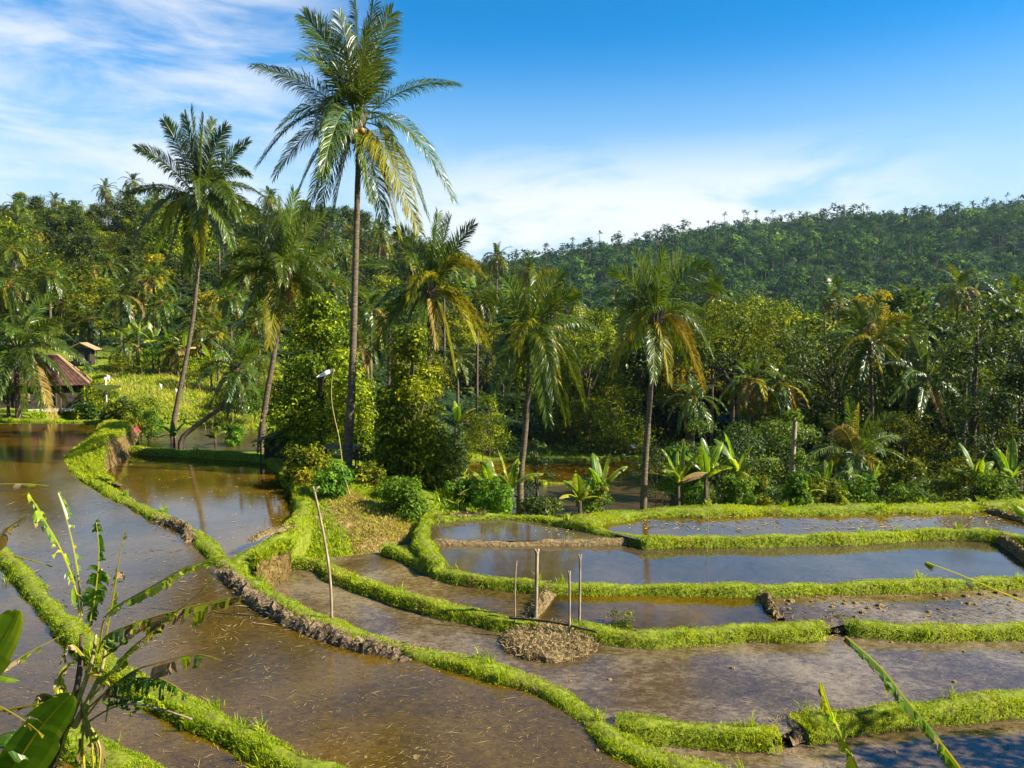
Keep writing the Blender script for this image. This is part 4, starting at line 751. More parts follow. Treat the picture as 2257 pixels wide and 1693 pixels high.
for a in ((1062,1095,34.2,110,'banana plant at the far left of the row before the low glinting paddy',301,1.5,.25),(1100,1098,33.5,125,'tall young banana plant left of the shining palm trunk',302,1.6,.25),(1255,1108,32,85,'small dark banana plant standing at the point of the forest bank',303,1.2,.22),(1300,1100,33.5,115,'banana plant with yellow lower leaves right of the small dark one',304,1.5,.25),
          (1470,1088,35.7,140,'banana plant just right of the bushy palm trunk',305,1.8,.28),(1530,1085,36.4,165,'banana plant with broad upright leaves in the middle of the right row',306,1.9,.30),(1595,1080,37.8,170,'tallest banana plant with a single upright leaf, at the right end of the row',307,1.9,.28),(1750,1085,37.1,60,'young yellow banana shoot beside the white stump',308,.9,.16),
          (2120,1075,38.5,110,'banana plant on the forest bank near the right edge',309,1.7,.26),(2195,1072,39.9,120,'banana plant cut by the right edge behind the lawn like bank',310,1.7,.26),(370,962,61,60,'banana shoot at the foot of the curved palm',311,1.2,.22),(460,962,61,50,'small banana shoot right of the leaning trunk',312,1.0,.2),
          (290,940,62,70,'banana plant with upright leaves beside the tall mound',313,1.3,.24),(985,945,58,90,'banana plant behind the narrow leafy column',314,1.6,.26),(820,1000,45,80,'banana plant behind the tallest palm foot',315,1.5,.26),(12,890,58,110,'banana plant at the corner of the red roofed house',316,1.8,.26),
          (1240,1000,98,50,'distant banana plant at the edge of the lower paddies',317,1.5,.26),(1790,1075,45,70,'banana plant in the shade right of the white stump',318,1.5,.26),(1900,1070,44,60,'low banana shoots under the pale low palm',319,1.3,.22)):
    banana_plant(*a[:6], leaf=a[6], wd=a[7])
def px_leaf(o, base, pts, d, width, r, dz=0, name='leaf', **kw):
    d = np.linspace(d[0], d[1], len(pts)) if isinstance(d, tuple) else [d]*len(pts); path = [PD(u, v, dd)-base for (u, v), dd in zip(pts, d)]
    b = B(); banana_leaf(b, path, width, r, **kw); return b.build(name, BM, o)
# the tattered banana plant in front
r = np.random.default_rng(401); D = 9.0; base = np.array([(70-CU)/F*D, D, 0]); base[2] = h1(base[0], D)
o = empty('banana_plant', base, 'tall tattered banana plant with shredded leaves in front of the left paddy', 'banana plant')
st = [base-[0, 0, .3], PD(80, 1760, D), PD(118, 1640, D), PD(150, 1550, D), PD(172, 1450, D), PD(176, 1370, D)]; b = B(); b.tube(resample(st, .12)-base, np.linspace(.085, .022, len(resample(st, .12)))*(1+.12*np.sin(np.arange(len(resample(st, .12)))*1.3)), 10)
for pts_ in ([(150,1560),(195,1440),(207,1370)], [(160,1570),(215,1460),(230,1380)]):
    q_ = resample([PD(*t_, D) for t_ in pts_], .1)-base; b.tube(q_, np.linspace(.04, .015, len(q_)), 8, 1)
b.build('stem', ['bark', 'bamboo'], o, True)
kk = dict(rib=.013, n=46)
px_leaf(o, base, [(172,1330),(158,1255),(130,1185),(105,1140),(61,1064)], D, .21, r, keep=.55, hang=.6, tear=.6, ms=[0, 0, 0, 1], **kk)
px_leaf(o, base, [(177,1330),(166,1225),(147,1134),(125,1065)], (9, 9.3), .10, r, keep=.5, hang=.5, tear=.4, ms=[0, 0, 2], sides=(1,), **kk)
px_leaf(o, base, [(190,1370),(207,1275),(214,1190),(207,1122)], D, .15, r, keep=.85, hang=.3, tear=.45, ms=[0], tt=.25, upv=(0, 1, .2), **kk)
px_leaf(o, base, [(228,1380),(246,1280),(257,1210),(268,1150)], (9, 8.8), .10, r, keep=.4, hang=.5, tear=.4, ms=[0, 0, 2], **kk)
px_leaf(o, base, [(215,1400),(225,1340),(256,1308),(337,1262),(404,1225),(483,1201)], (9, 8.2), .15, r, keep=.75, hang=1.1, tear=.5, ms=[0], tt=.98, t0=.2, **kk)
px_leaf(o, base, [(225,1420),(300,1365),(390,1315),(461,1249)], (9, 8.3), .16, r, keep=.5, hang=1.1, tear=.35, ms=[0, 0], tt=.85, t0=.5, **kk)
px_leaf(o, base, [(212,1410),(236,1370),(337,1331),(465,1299),(520,1288)], (9, 8.4), .22, r, keep=.8, hang=1.6, tear=.8, ms=[1, 2, 2, 0], tt=.5, t0=.15, **kk)
px_leaf(o, base, [(190,1520),(263,1422),(307,1381),(354,1347)], (9, 8.5), .17, r, keep=.6, hang=.9, tear=.4, ms=[0, 0, 1], tt=.8, t0=.2, **kk)
px_leaf(o, base, [(190,1530),(278,1456),(351,1430),(424,1414),(478,1426)], (9, 8.3), .20, r, keep=.38, hang=1.5, tear=.5, ms=[0, 2], tt=.4, t0=.2, **kk)
px_leaf(o, base, [(185,1550),(248,1478),(322,1464),(365,1474),(405,1502)], (9, 8.4), .22, r, keep=.8, hang=1.4, tear=.9, ms=[0], tt=.3, t0=.3, **kk)
for pts in ([(150,1560),(128,1640),(115,1700)], [(170,1500),(195,1590),(203,1680)], [(160,1430),(128,1460),(140,1540)], [(175,1540),(215,1610),(212,1670)], [(150,1530),(90,1500),(60,1560)], [(180,1420),(150,1390),(128,1440)], [(185,1450),(235,1480),(228,1560)], [(165,1480),(135,1560),(120,1610)], [(190,1520),(178,1600),(185,1690)]):
    px_leaf(o, base, pts, (9, 8.8), .14, r, keep=.7, hang=1.2, tear=.6, ms=[2, 2, 2, 1], tt=.5, t0=.1, name='dry_leaf', rib=.02, n=14)
b = B(); b.tube(resample([PD(190, 1560, 9), PD(240, 1530, 8.8), PD(292, 1521, 8.6), PD(351, 1533, 8.5), PD(415, 1554, 8.4)], .08)-base, .012, 6); b.build('fruit_stalk', 'pale_wood', o, True)
for cu, cv, nn in ((252, 1512, 13), (283, 1525, 12), (255, 1392, 9)):
    b = B(); cc = PD(cu, cv, 8.75)-base
    for i in range(nn):
        a = r.uniform(0, 6.28); dd = np.array([math.cos(a), math.sin(a)*.7, r.uniform(-.6, .2)]); s0 = cc+dd*.04+[0, 0, r.uniform(-.08, .08)]; b.tube([s0, s0+dd*.07+[0, 0, .01], s0+dd*.12+[0, 0, .06]], [.014, .018, .008], 6, 0, .5)
    b.build('banana_bunch', 'banana', o, True)
# banana plant at the left edge, rooted outside the picture
D = 8.0; base = np.array([(-260-CU)/F*D, D, 0]); base[2] = h1(base[0], D); r = np.random.default_rng(402)
o = empty('banana_plant', base, 'banana plant at the left edge with one bright and one broad green leaf', 'banana plant'); b = B(); b.tube(resample([base-[0, 0, .3], PD(-240, 1900, D), PD(-190, 1700, D), PD(-160, 1560, D)], .15)-base, .10, 9); b.build('stem', ['bark'], o, True)
px_leaf(o, base, [(-165,1660),(-90,1700),(0,1690),(40,1640),(88,1571),(152,1500)], (8, 7.4), .29, r, keep=1, hang=.25, tear=.12, ms=[0], tt=.45, t0=.3, upv=(0, .85, .5), rib=.02, n=30)
px_leaf(o, base, [(-160,1580),(-80,1490),(-30,1430),(10,1370),(38,1318)], (8, 7.6), .22, r, keep=1, hang=.15, tear=.05, ms=[0], tt=.9, t0=.3, upv=(0, .85, .5), rib=.016, n=26)
px_leaf(o, base, [(-160,1580),(-100,1490),(-20,1462),(38,1470)], (8, 7.5), .12, r, keep=1, hang=.3, tear=.1, ms=[0], tt=.7, rib=.014, n=20)
px_leaf(o, base, [(-160,1580),(-60,1470),(0,1445),(73,1404),(146,1366)], (8, 8.4), .09, r, keep=.35, hang=1, tear=.6, ms=[0, 0, 2], tt=.6, rib=.010, n=34)
px_leaf(o, base, [(-160,1600),(-60,1510),(0,1527),(60,1562),(92,1590)], (8, 7.3), .06, r, keep=.6, hang=1.2, tear=.6, ms=[1, 2], tt=.8, rib=.014, n=26, name='dry_leaf')
px_leaf(o, base, [(-160,1600),(-60,1545),(0,1535),(60,1525),(115,1516)], (8, 7.6), .04, r, keep=.5, hang=1.2, tear=.6, ms=[2], tt=.8, rib=.020, n=24, name='dry_leaf')
px_leaf(o, base, [(-160,1640),(-80,1640),(-20,1600),(30,1590),(50,1640)], (8, 7.6), .26, r, keep=1, hang=.3, tear=.1, ms=[0], tt=.2, rib=.014, n=20)
D = 10; base = np.array([(-330-CU)/F*D, D, 0]); base[2] = h1(base[0], D); r = np.random.default_rng(403)
o = empty('banana_plant', base, 'dry banana plant beyond the left edge with withered leaves reaching into view', 'banana plant'); b = B(); b.tube(resample([base-[0, 0, .3], PD(-330, 1700, D), PD(-300, 1450, D), PD(-270, 1300, D)], .15)-base, .10, 9); b.build('stem', ['bark'], o, True)
px_leaf(o, base, [(-270,1330),(-150,1100),(-60,1050),(0,1046),(60,1045),(103,1050)], (10, 9.4), .14, r, keep=.6, hang=1.3, tear=.8, ms=[0, 1, 1, 2], tt=.6, rib=.014, n=34)
px_leaf(o, base, [(-270,1330),(-120,1240),(-40,1190),(0,1161),(20,1138),(62,1112)], (10, 9.2), .17, r, keep=.75, hang=1.3, tear=.7, ms=[2], tt=.9, rib=.014, n=30, name='dry_leaf')
px_leaf(o, base, [(-270,1330),(-120,1210),(0,1198),(58,1208),(113,1224)], (10, 9.2), .05, r, keep=.4, hang=1.2, tear=.6, ms=[1, 2], tt=.7, rib=.018, n=30, name='dry_leaf')
# banana plants below and beyond the right edge
D = 5.6; base = np.array([(2260-CU)/F*D, D, 0]); base[2] = h1(base[0], D); r = np.random.default_rng(404)
o = empty('banana_plant', base, 'banana plant rooted below the right corner, two bare ribbed leaves rising into view', 'banana plant'); b = B(); b.tube([(0, 0, -.3), (-.05, 0, .3), (-.12, 0, .75)], [.12, .11, .07], 10); b.build('stem', ['bark'], o, True); tp = base+[-.12, 0, .7]
def edge_leaf(o, base, top, pts, d, width, **kw):
    dd = np.linspace(D, d, len(pts)+1); path = [top-base]+[PD(u, v, q_)-base for (u, v), q_ in zip(pts, dd[1:])]; b = B(); banana_leaf(b, path, width, r, **kw); return b.build('leaf', BM, o)
edge_leaf(o, base, tp, [(2140,1760),(2070,1655),(2020,1590),(1960,1515),(1900,1440),(1826,1374)], 5.2, .15, keep=.36, hang=1.1, tear=.4, ms=[0], tt=.3, t0=.2, rib=.016, n=44)
edge_leaf(o, base, tp, [(2000,1800),(1880,1700),(1835,1620),(1803,1560),(1774,1474)], 5.2, .11, keep=.5, hang=.8, tear=.4, ms=[0, 0, 1], tt=.6, t0=.2, rib=.012, n=44)
D = 6.2; base = np.array([(2620-CU)/F*D, D, 0]); base[2] = h1(base[0], D)
o = empty('banana_plant', base, 'banana plant at the right edge with a thin shredded leaf and a green tip', 'banana plant'); b = B(); b.tube([(0, 0, -.3), (-.05, 0, .8), (-.2, 0, 1.7)], [.13, .11, .07], 10); b.build('stem', ['bark'], o, True); tp = base+[-.2, 0, 1.6]
edge_leaf(o, base, tp, [(2420,1420),(2300,1340),(2212,1300),(2150,1274),(2080,1244),(2000,1214)], 5.8, .12, keep=.4, hang=1.2, tear=.45, ms=[0], tt=.2, t0=.3, rib=.014, n=44)
edge_leaf(o, base, tp, [(2440,1300),(2330,1160),(2250,1120),(2196,1092)], 6.0, .18, keep=1, hang=.8, tear=.1, ms=[0], tt=.5, t0=.3, rib=.012, n=30)
for a in ((330,760,98,60,'banana plant among the garden plants above the straw terrace',321,2.2,.34),(365,765,96,60,'banana plant right of the first one above the straw terrace',322,2.2,.34),(400,775,94,60,'banana plant left of the curved palm trunk on the upper terrace',323,2.0,.34),(300,745,103,60,'highest banana plant under the trees of the left hill',324,2.2,.34),(455,800,90,60,'banana plant right of the curved trunk on the upper terrace',325,2.2,.32)):
    banana_plant(*a[:6], leaf=a[6], wd=a[7])
for a in ((340,790,96,90,60,'leaf_fresh','leafy shrub above the straw terrace',331),(430,815,88,90,60,'leaf_mid','shrub on the terrace right of the curved trunk',332),(100,735,104,90,50,'leaf_mid','shrub at the top of the bright green slope',333),(545,900,72,90,70,'leaf_fresh','shrub behind the small round one near the shelter',334),(480,880,78,90,40,'leaf_lime','pale shrub on the straw terrace behind the dark palm',335),
          (930,1060,38.5,120,60,'leaf_mid','dense shrub right of the foot of the leafy column',336),(1010,1080,36.4,110,55,'leaf_fresh','spreading shrub left of the banana row',337),(960,1010,45,110,60,'leaf_dark','dark shrub behind the leafy column foot',338),(840,1045,38.5,90,50,'leaf_mid','shrub between the tallest palm foot and the leafy column',339),(780,1000,44,80,50,'leaf_dark','dark shrub just behind the tallest palm',340),
          (930,955,52,120,80,'leaf_dark','tall dark shrub behind the leafy column',343),(1040,950,92,110,60,'leaf_mid','shrub beside the small distant bank',344)):
    shrub_at(*a, leaf=.18)
for a in ((505,860,74,90,60,'leaf_dark','dark shrub under the crown of the strongly leaning palm',351),(560,840,78,90,80,'leaf_mid','tall shrub left of the broad yellow green tree',352),(520,800,90,100,80,'leaf_dark','dark bushy shrub at the upper right end of the straw terrace',353),(250,800,92,70,40,'leaf_mid','shrub on the bright slope right of the little hut',354),(130,820,68,80,60,'leaf_dark','dark shrub behind the corner of the red roof',355),(215,850,64,90,50,'leaf_mid','garden shrub under the white dish',356),(300,880,66,80,45,'leaf_lime','light shrub on the garden terrace edge',357),
          (1420,1010,62,120,90,'leaf_dark','dark shrub right behind the bushy palm trunk',358),(1960,1050,43,110,70,'leaf_mid','leafy shrub below the dark leaning trunk',359),(2080,1070,42,130,80,'leaf_mid','wide shrub at the forest edge near the right',360),(1870,1070,41,100,50,'leaf_fresh','low shrub in front of the pale low palm',361)):
    shrub_at(*a, leaf=.17)
# ------------------------------------------------------------------ repeated trees of the hillside and the forest
prot = []
spec = [('round', 9, 9, 'leaf_mid'), ('round', 10, 10, 'leaf_dark'), ('column', 11, 7, 'leaf_mid'), ('round', 8, 9, 'leaf_lime'), ('column', 10, 7, 'leaf_gold'), ('umbrella', 13, 11, 'leaf_dark'), ('round', 10, 11, 'leaf_mid'), ('column', 12, 8, 'leaf_dark')]
for i, (sh, h, w_, lm) in enumerate(spec):
    o = tree('broadleaf_tree', np.random.default_rng(500+i), sh, h, w_, 4600, .42, lm, 'tree', 'tree', None, (0, 0, -500), 28, trad=.2)
    prot.append(o)
pp = []
for i in range(4):
    r = np.random.default_rng(520+i); o = empty('coconut_palm', (0, 0, -500), 'palm', 'palm tree'); b = B(); hh = 9.0; lean = r.normal()*.9; b.tube(bez((0, 0, -.5), (0, 0, hh*.5), (lean, 0, hh), 9), np.linspace(.24, .15, 9), 7); b.build('trunk', 'trunk_palm', o, True)
    b = B(); palm_crown(b, r, 4.4, 24, .6, [-55, -40, -65, -50][i], .85, .13, 24, [.12, .25, .1, .18][i])
    for V in b.V: V += np.array([lean, 0, hh])
    b.build('crown', PM, o); pp.append(o)
DESC = {0: ('mid green round tree', 'leaf_mid'), 1: ('dark green round tree', ''), 2: ('mid green narrow tree', ''), 3: ('yellow green round tree', ''), 4: ('golden green narrow tree', ''), 5: ('dark flat topped tree', ''), 6: ('broad mid green tree', ''), 7: ('tall dark narrow tree', '')}
def zone(u, d):
    if u < 1000 and d >= 215: return 'along the crest of the left hill', 'trees along the crest of the left hill'
    if u < 1000 and d >= 150: return 'halfway up the wooded left hill', 'trees halfway up the left hill'
    if u < 1000: return 'low on the wooded left hill behind the garden terraces', 'trees low on the left hill'
    if d >= 150: return 'on the shoulder of the left hill above the valley', 'trees on the hill shoulder'
    return 'in the valley forest behind the banana row', 'trees of the valley forest'
used = set(); r = np.random.default_rng(600); placed = []
def fits(x, y, g): 
    for a, b_, c in placed:
        if (a-x)**2+(b_-y)**2 < (g*.5+c*.5)**2: return False
    return True
def put(src, lst, i, x, y, s, kind, u, d, sz=1):
    z, grp = zone(u, d); o = lst[i]; desc = DESC[i][0] if kind == 'tree' else ['coconut palm with a full crown', 'coconut palm with yellowing fronds', 'drooping coconut palm', 'slim coconut palm'][i]
    lab = desc+' '+z; g = ('palms ' if kind != 'tree' else '')+grp; rz = r.uniform(0, 6.28)
    if (kind, i) in used: c = copy_tree(o, (x, y, h1(x, y)-.1), rz, s, lab, desc+'s '+z, sz=sz)
    else:
        used.add((kind, i)); c = o; c.location = (x, y, h1(x, y)-.1); c.rotation_euler = (0, 0, rz); c.scale = (s, s, s*sz); c['label'] = lab; c['group'] = desc+'s '+z
    placed.append((x, y, 6*s)); return c
# palms seen one by one on the hill (crown centre, distance)
for j, (u, v, d, s_) in enumerate([(112,592,112,1),(262,640,108,.95),(352,655,112,.9),(35,535,125,1),(30,612,104,.9),(275,742,97,.75),(383,745,96,.8),(300,392,240,1),(240,408,225,1),(800,665,92,.9),(722,610,115,1),(885,560,150,1),(1072,555,170,1),(560,500,150,1),(1672,682,170,1),(1142,582,160,1),(500,640,105,.9),(1955,655,105,1),(1410,640,150,.9),(160,640,120,.9),(430,700,100,.8),(2150,700,90,.9),(640,480,190,1),(1240,650,130,.9),(1760,720,110,.9),(1980,700,100,.9),(2205,760,75,.9),(210,570,150,1),(750,545,160,1),(820,500,190,1),(860,880,70,.6),(800,960,62,.5),(1540,640,96,1),(1620,820,70,.8),(1720,760,90,1),(1800,640,110,1),(1960,735,78,.95),(2060,620,100,1),(2090,760,72,.9),(2190,640,90,1),(2150,850,62,.8),(1690,830,70,.7),(1500,860,66,.7),(2215,700,75,.9),(1345,700,120,.9),(470,720,96,.8),(530,770,88,.8),(560,690,100,.85),(450,640,130,.95),(60,690,100,.9),(190,690,112,.9),(310,600,130,.95),(700,560,130,1),(520,580,140,1),(960,560,130,.9),(780,740,84,.8),(1030,640,110,.9),(90,500,170,1),(1330,660,140,.9)]):
    x = (u-CU)/F*d; zc = PD(u, v, d)[2]; gz = h1(x, d); hgt = zc-gz; i = j % 4 if j not in (5, 6) else 1; sc_ = s_*.95
    c = put(None, pp, i, x, d, sc_, 'palm', u, d, max(.35, hgt/(9*sc_)) if hgt > 2 else .5)
    # keep the crown undistorted: stretch only the trunk
    k_ = c.scale[2]/c.scale[0]; c.scale = (sc_, sc_, sc_)
    for ch in c.children:
        if ch.name.startswith('crown'): ch.location = (0, 0, 9*(k_-1)); ch.rotation_euler = (0, 0, 0)
        else: ch.scale = (1, 1, k_)
n = 0; tries = 0
W8 = [.20, .17, .13, .13, .08, .07, .13, .09]
while n < 270 and tries < 14000:
    tries += 1; d = 98+172*r.uniform()**.8; u = r.uniform(-160, 1300); x = (u-CU)/F*d; s_ = r.uniform(.75, 1.35)
    if d < 108 and 60 < u < 470: continue
    if u > 900 and d < 104+.05*(u-900): continue
    if u > 1000 and d < 125: continue
    if not fits(x, d, 5.6*s_): continue
    i = r.choice(8, p=W8)
    if d > 215 and i in (3, 4): i = 1
    if r.uniform() < .30: put(None, pp, r.integers(0, 4), x, d, r.uniform(.8, 1.1), 'palm', u, d, 1)
    else: put(None, prot, i, x, d, s_*.92, 'tree', u, d, r.uniform(.85, 1.1))
    n += 1
n = 0; tries = 0
while n < 118 and tries < 12000:
    tries += 1; d = r.uniform(72, 165); u = r.uniform(1230, 2420); x = (u-CU)/F*d; s_ = r.uniform(.75, 1.15)
    if u < 1480 and d < 108: continue
    if 1740 < u < 2140 and d < 95: continue
    if u < 1760 and d < 98: continue
    if not fits(x, d, 5.0*s_): continue
    i = r.choice([0, 1, 2, 3, 4, 6, 7], p=[.20, .25, .15, .06, .05, .14, .15]); gz = h1(x, d); top = PD(u, r.uniform(665, 730)-(45 if u > 1900 else 0), d)[2]-gz; hh = spec[i][1]
    if r.uniform() < .24: put(None, pp, r.integers(0, 4), x, d, r.uniform(.75, 1), 'palm', u, d, 1)
    else: s_ = min(1.75, max(.7, top/hh)); put(None, prot, i, x, d, s_, 'tree', u, d, 1)
    n += 1
# undergrowth
def scatter_mass(name, label, lm, pts, rad, nleaf, leaf, r, flat=.7, jit=.5):
    C_ = []; D_ = []; S_2 = []; L_ = []; T_ = []
    for (x, y, z), q_ in zip(pts, rad):
        nn = nleaf; dd = nrm(r.normal(size=(nn, 3))); dd[:, 2] = np.abs(dd[:, 2])*r.uniform(.6, 1.3); pos = np.array([x, y, z])+dd*q_*r.uniform(.6, 1.05, nn)[:, None]*[1, 1, flat]
        nor = nrm(dd+r.normal(size=(nn, 3))*jit+[0, 0, .3]); tn = nrm(np.cross(nor, r.normal(size=(nn, 3)))); C_.append(pos); D_.append(tn); S_2.append(np.cross(nor, tn)); L_.append(leaf*q_*r.uniform(.6, 1.3, nn)); T_.append(np.clip(r.uniform(0, .85)+r.normal(size=nn)*.15, 0, 1))
    C_, D_, S_2, L_ = map(np.concatenate, (C_, D_, S_2, L_)); V, Fc = leaves(C_, D_, S_2, L_, L_*.6); return tag(mk(name, V, Fc, lm, tint=np.concatenate(T_)), label, 'undergrowth' if name == 'undergrowth' else 'forest', kind='stuff')
r = np.random.default_rng(700); pts = []; rad = []
while len(pts) < 1500:
    d = 96+175*r.uniform()**.9; u = r.uniform(-200, 1350); x = (u-CU)/F*d
    if d < 115 and 40 < u < 580: continue
    if u > 900 and d < 125: continue
    pts.append((x, d, h1(x, d))); rad.append(r.uniform(1.4, 3.0))
scatter_mass('undergrowth', 'dense leafy undergrowth beneath the trees of the left hill', 'leaf_mid', pts, rad, 42, .30, r)
pts = []; rad = []
while len(pts) < 900:
    d = r.uniform(43, 130); u = r.uniform(1440, 2450); x = (u-CU)/F*d
    if u < 1500 and d < 100: continue
    pts.append((x, d, h1(x, d))); rad.append(r.uniform(.8, 2.2)*(.55+.45*min(1, d/80)))
for i in range(160):
    d = r.uniform(98, 125); u = r.uniform(1000, 1500); x = (u-CU)/F*d; pts.append((x, d, h1(x, d))); rad.append(r.uniform(1.2, 2.6))
for i in range(260):
    d = r.uniform(50, 97); u = r.uniform(620, 1000); x = (u-CU)/F*d
    pts.append((x, d, h1(x, d))); rad.append(r.uniform(.8, 1.9))
scatter_mass('undergrowth', 'dark leafy undergrowth on the floor of the valley forest', 'leaf_dark', pts, rad, 60, .22, r)
pts = []; rad = []; n = 12500
u = r.uniform(850, 2500, n); d = 380+480*r.uniform(size=n)**1.0; x = (u-CU)/F*d; z = H0(x, d); qd = r.uniform(2.0, 4.3, n)*np.where(r.uniform(size=n) < .10, 1.6, 1); tall = r.uniform(.4, 2.3, n)
for i in range(n): pts.append((x[i], d[i], z[i]-4+qd[i]*tall[i])); rad.append(qd[i])
for i in range(900):
    d_ = r.uniform(165, 380); u_ = r.uniform(1000, 2500); x_ = (u_-CU)/F*d_; pts.append((x_, d_, float(H0(x_, d_))+2)); rad.append(r.uniform(3, 6))
scatter_mass('forest', 'far wooded hillside rising on the right across the valley', 'leaf_far', pts, rad, 56, .42, r, 1.1, jit=.28)
fp = B()
for i in range(420):
    u_ = r.uniform(1050, 2300); d_ = r.uniform(430, 815); x_ = (u_-CU)/F*d_; z_ = float(H0(x_, d_)); hh = r.uniform(8, 15); fp.tube([(x_, d_, z_), (x_, d_, z_+hh)], [.28, .2], 4, 1, .3); k = 12; a = r.uniform(0, 6.28, k); e = r.uniform(-.6, 1.2, k)
    Dd = np.c_[np.cos(a)*np.cos(e), np.sin(a)*np.cos(e), np.sin(e)]; Ss = nrm(np.cross(Dd, [0, .3, 1])); V, Fc = leaves(np.tile([x_, d_, z_+hh], (k, 1)), Dd, Ss, np.full(k, 3.8), np.full(k, .9), -.4); fp.add(V, Fc, 0, r.uniform(0, .6, k))
tag(fp.build('palm_grove', ['leaf_far', 'bark']), 'distant palms standing above the trees of the far ridge', 'forest', kind='stuff')
# ------------------------------------------------------------------ round mud mound, posts, poles
r = np.random.default_rng(801); c0 = P(1188, 1368, -.75); rx = 1.22; mbb = B(); V = []; nth, nr_ = 56, 12
for i in range(nr_+1):
    for j in range(nth):
        a = 2*math.pi*j/nth; q_ = i/nr_; e = 1+.06*math.sin(3*a)+.04*math.sin(7*a)+r.normal()*.02; hz_ = .21*(1-q_**7)+r.normal()*.016 if i < nr_ else -.15
        V.append([math.cos(a)*q_*rx*e, math.sin(a)*q_*rx*.95*e, hz_])
Fq = [[i*nth+j, (i+1)*nth+j, (i+1)*nth+(j+1) % nth, i*nth+(j+1) % nth] for i in range(nr_) for j in range(nth)]; c0[2] = -1.0
mo = mk('mud_mound', V, Fq, 'mud_pale', smooth=False); mo.location = c0; tag(mo, 'round mound of mud and straw standing in the silty paddy', 'mud mound')
k = 4200; a = r.uniform(0, 6.28, k); q_ = np.sqrt(r.uniform(0, 1.02, k)); Cc = np.c_[np.cos(a)*q_*rx, np.sin(a)*q_*rx*.95, .21*(1-q_**7)+.0]; V, Fc, T = blades(r, Cc, .13*np.ones(k), .014, 3.0); mk('straw_cover', V, Fc, 'straw', mo, tint=np.clip(T+.15, 0, 1))
def pole(name, label, cat, pts, rad, m='pale_wood', group=None, knob=None, dd=None, sink=.25):
    base = pts[0].copy(); o = empty(name, base, label, cat, group) if knob else None; b = B(); pth = resample([base-[0, 0, sink]]+[p_ for p_ in pts[1:]], max(.05, np.linalg.norm(pts[-1]-pts[0])/24))-base
    nn = len(pth); b.tube(pth, np.linspace(rad, rad*.8, nn)*(1+.06*np.sin(np.arange(nn)*1.7)), 8)
    if knob:
        b.build('shaft', m, o, True); b = B(); e = pth[-1]
        for kx in knob: b.tube([e-[0, 0, .05], e+[kx*.5, 0, .03], e+[kx, 0, .08]], [rad*.9, rad*.7, rad*.45], 6)
        b.build('forked_end', m, o, True); return o
    x = b.build(name, m, None, True); x.location = base; return tag(x, label, cat, group)
def post(u, v, vt, du, rad, lab, knob):
    b_ = P(u, v, -.72); t_ = PD(u+du, vt, b_[1]); pole('wooden_post', lab, 'post', [b_, (b_+t_)/2+[r.normal()*.02, 0, 0], t_], rad, knob=knob)
post(1157, 1330, 1192, 3, .055, 'thickest and tallest of the posts standing on the round mud mound', (-.07, .05))
post(1113, 1340, 1218, 2, .022, 'thinnest post on the left rim of the round mud mound', (.02,))
post(1230, 1362, 1240, 0, .035, 'shorter slightly bent post on the near side of the round mud mound', (-.03, .02))
post(1251, 1345, 1204, 2, .036, 'rightmost tall post at the back of the round mud mound', (-.04, .03))
s1, s2 = P(1100, 1334, -.66), P(1290, 1365, -.62); pole('stick', 'long brown stick lying across the round mud mound', 'stick', [s1, (s1+s2)/2+[0, .05, .05], s2], .035, 'bark', sink=0)
b0 = P(717, 1328, .18); pole('bamboo_pole', 'long bent bare pole stuck in the main bank', 'pole', [b0]+[PD(u, v, b0[1]) for u, v in ((713,1250),(702,1170),(690,1110),(681,1070),(679,1058))], .034, 'pale_wood', knob=(.12, -.03))
def flag(pu, pv, d, pts, label, tip=None, rad=.030):
    b0 = PD(pu, pv, d); gz = h1(b0[0], d); b0[2] = min(b0[2], gz) if abs(b0[2]-gz) < 3 else b0[2]; o = empty('scare_flag', b0, label, 'flag'); b = B(); pth = resample([b0]+[PD(u, v, d) for u, v in pts], .3)-b0; b.tube(pth, np.linspace(rad, rad*.5, len(pth)), 6); b.build('pole', 'bamboo', o, True)
    if tip:
        b = B(); q_ = [PD(u, v, d)-b0 for u, v in tip]; a_, c_, d_ = q_; G = []
        for i in range(9):
            f = i/8; m_ = a_*(1-f)+c_*f; wv_ = (d_-a_)*math.sin(math.pi*min(1, f*.9+.05))*.9; G += [m_+wv_*.5+[0, .04*math.sin(i), 0], m_+[0, .08*math.sin(i*1.3), 0], m_-wv_*.5]
        b.add(np.array(G), [[i*3+j, i*3+j+1, i*3+j+4, i*3+j+3] for i in range(8) for j in range(2)]); b.build('cloth', 'white', o, True)
flag(742, 975, 36.5, [(733,950),(722,900),(716,860),(717,820),(722,797)], 'curved bamboo pole flying a pale cloth before the leafy tree', [(722,797),(684,815),(727,806)])
flag(607, 950, 44, [(608,890),(610,850)], 'straight thin bamboo pole standing by the thatched hut', rad=.03)
flag(1528, 1155, 26.2, [(1530,1100),(1531,1040)], 'very thin upright stake on the bank before the weedy paddy', rad=.016)
flag(760, 1085, 32.7, [(750,1050),(738,1010)], 'leaning bare pole at the foot of the tallest palm')
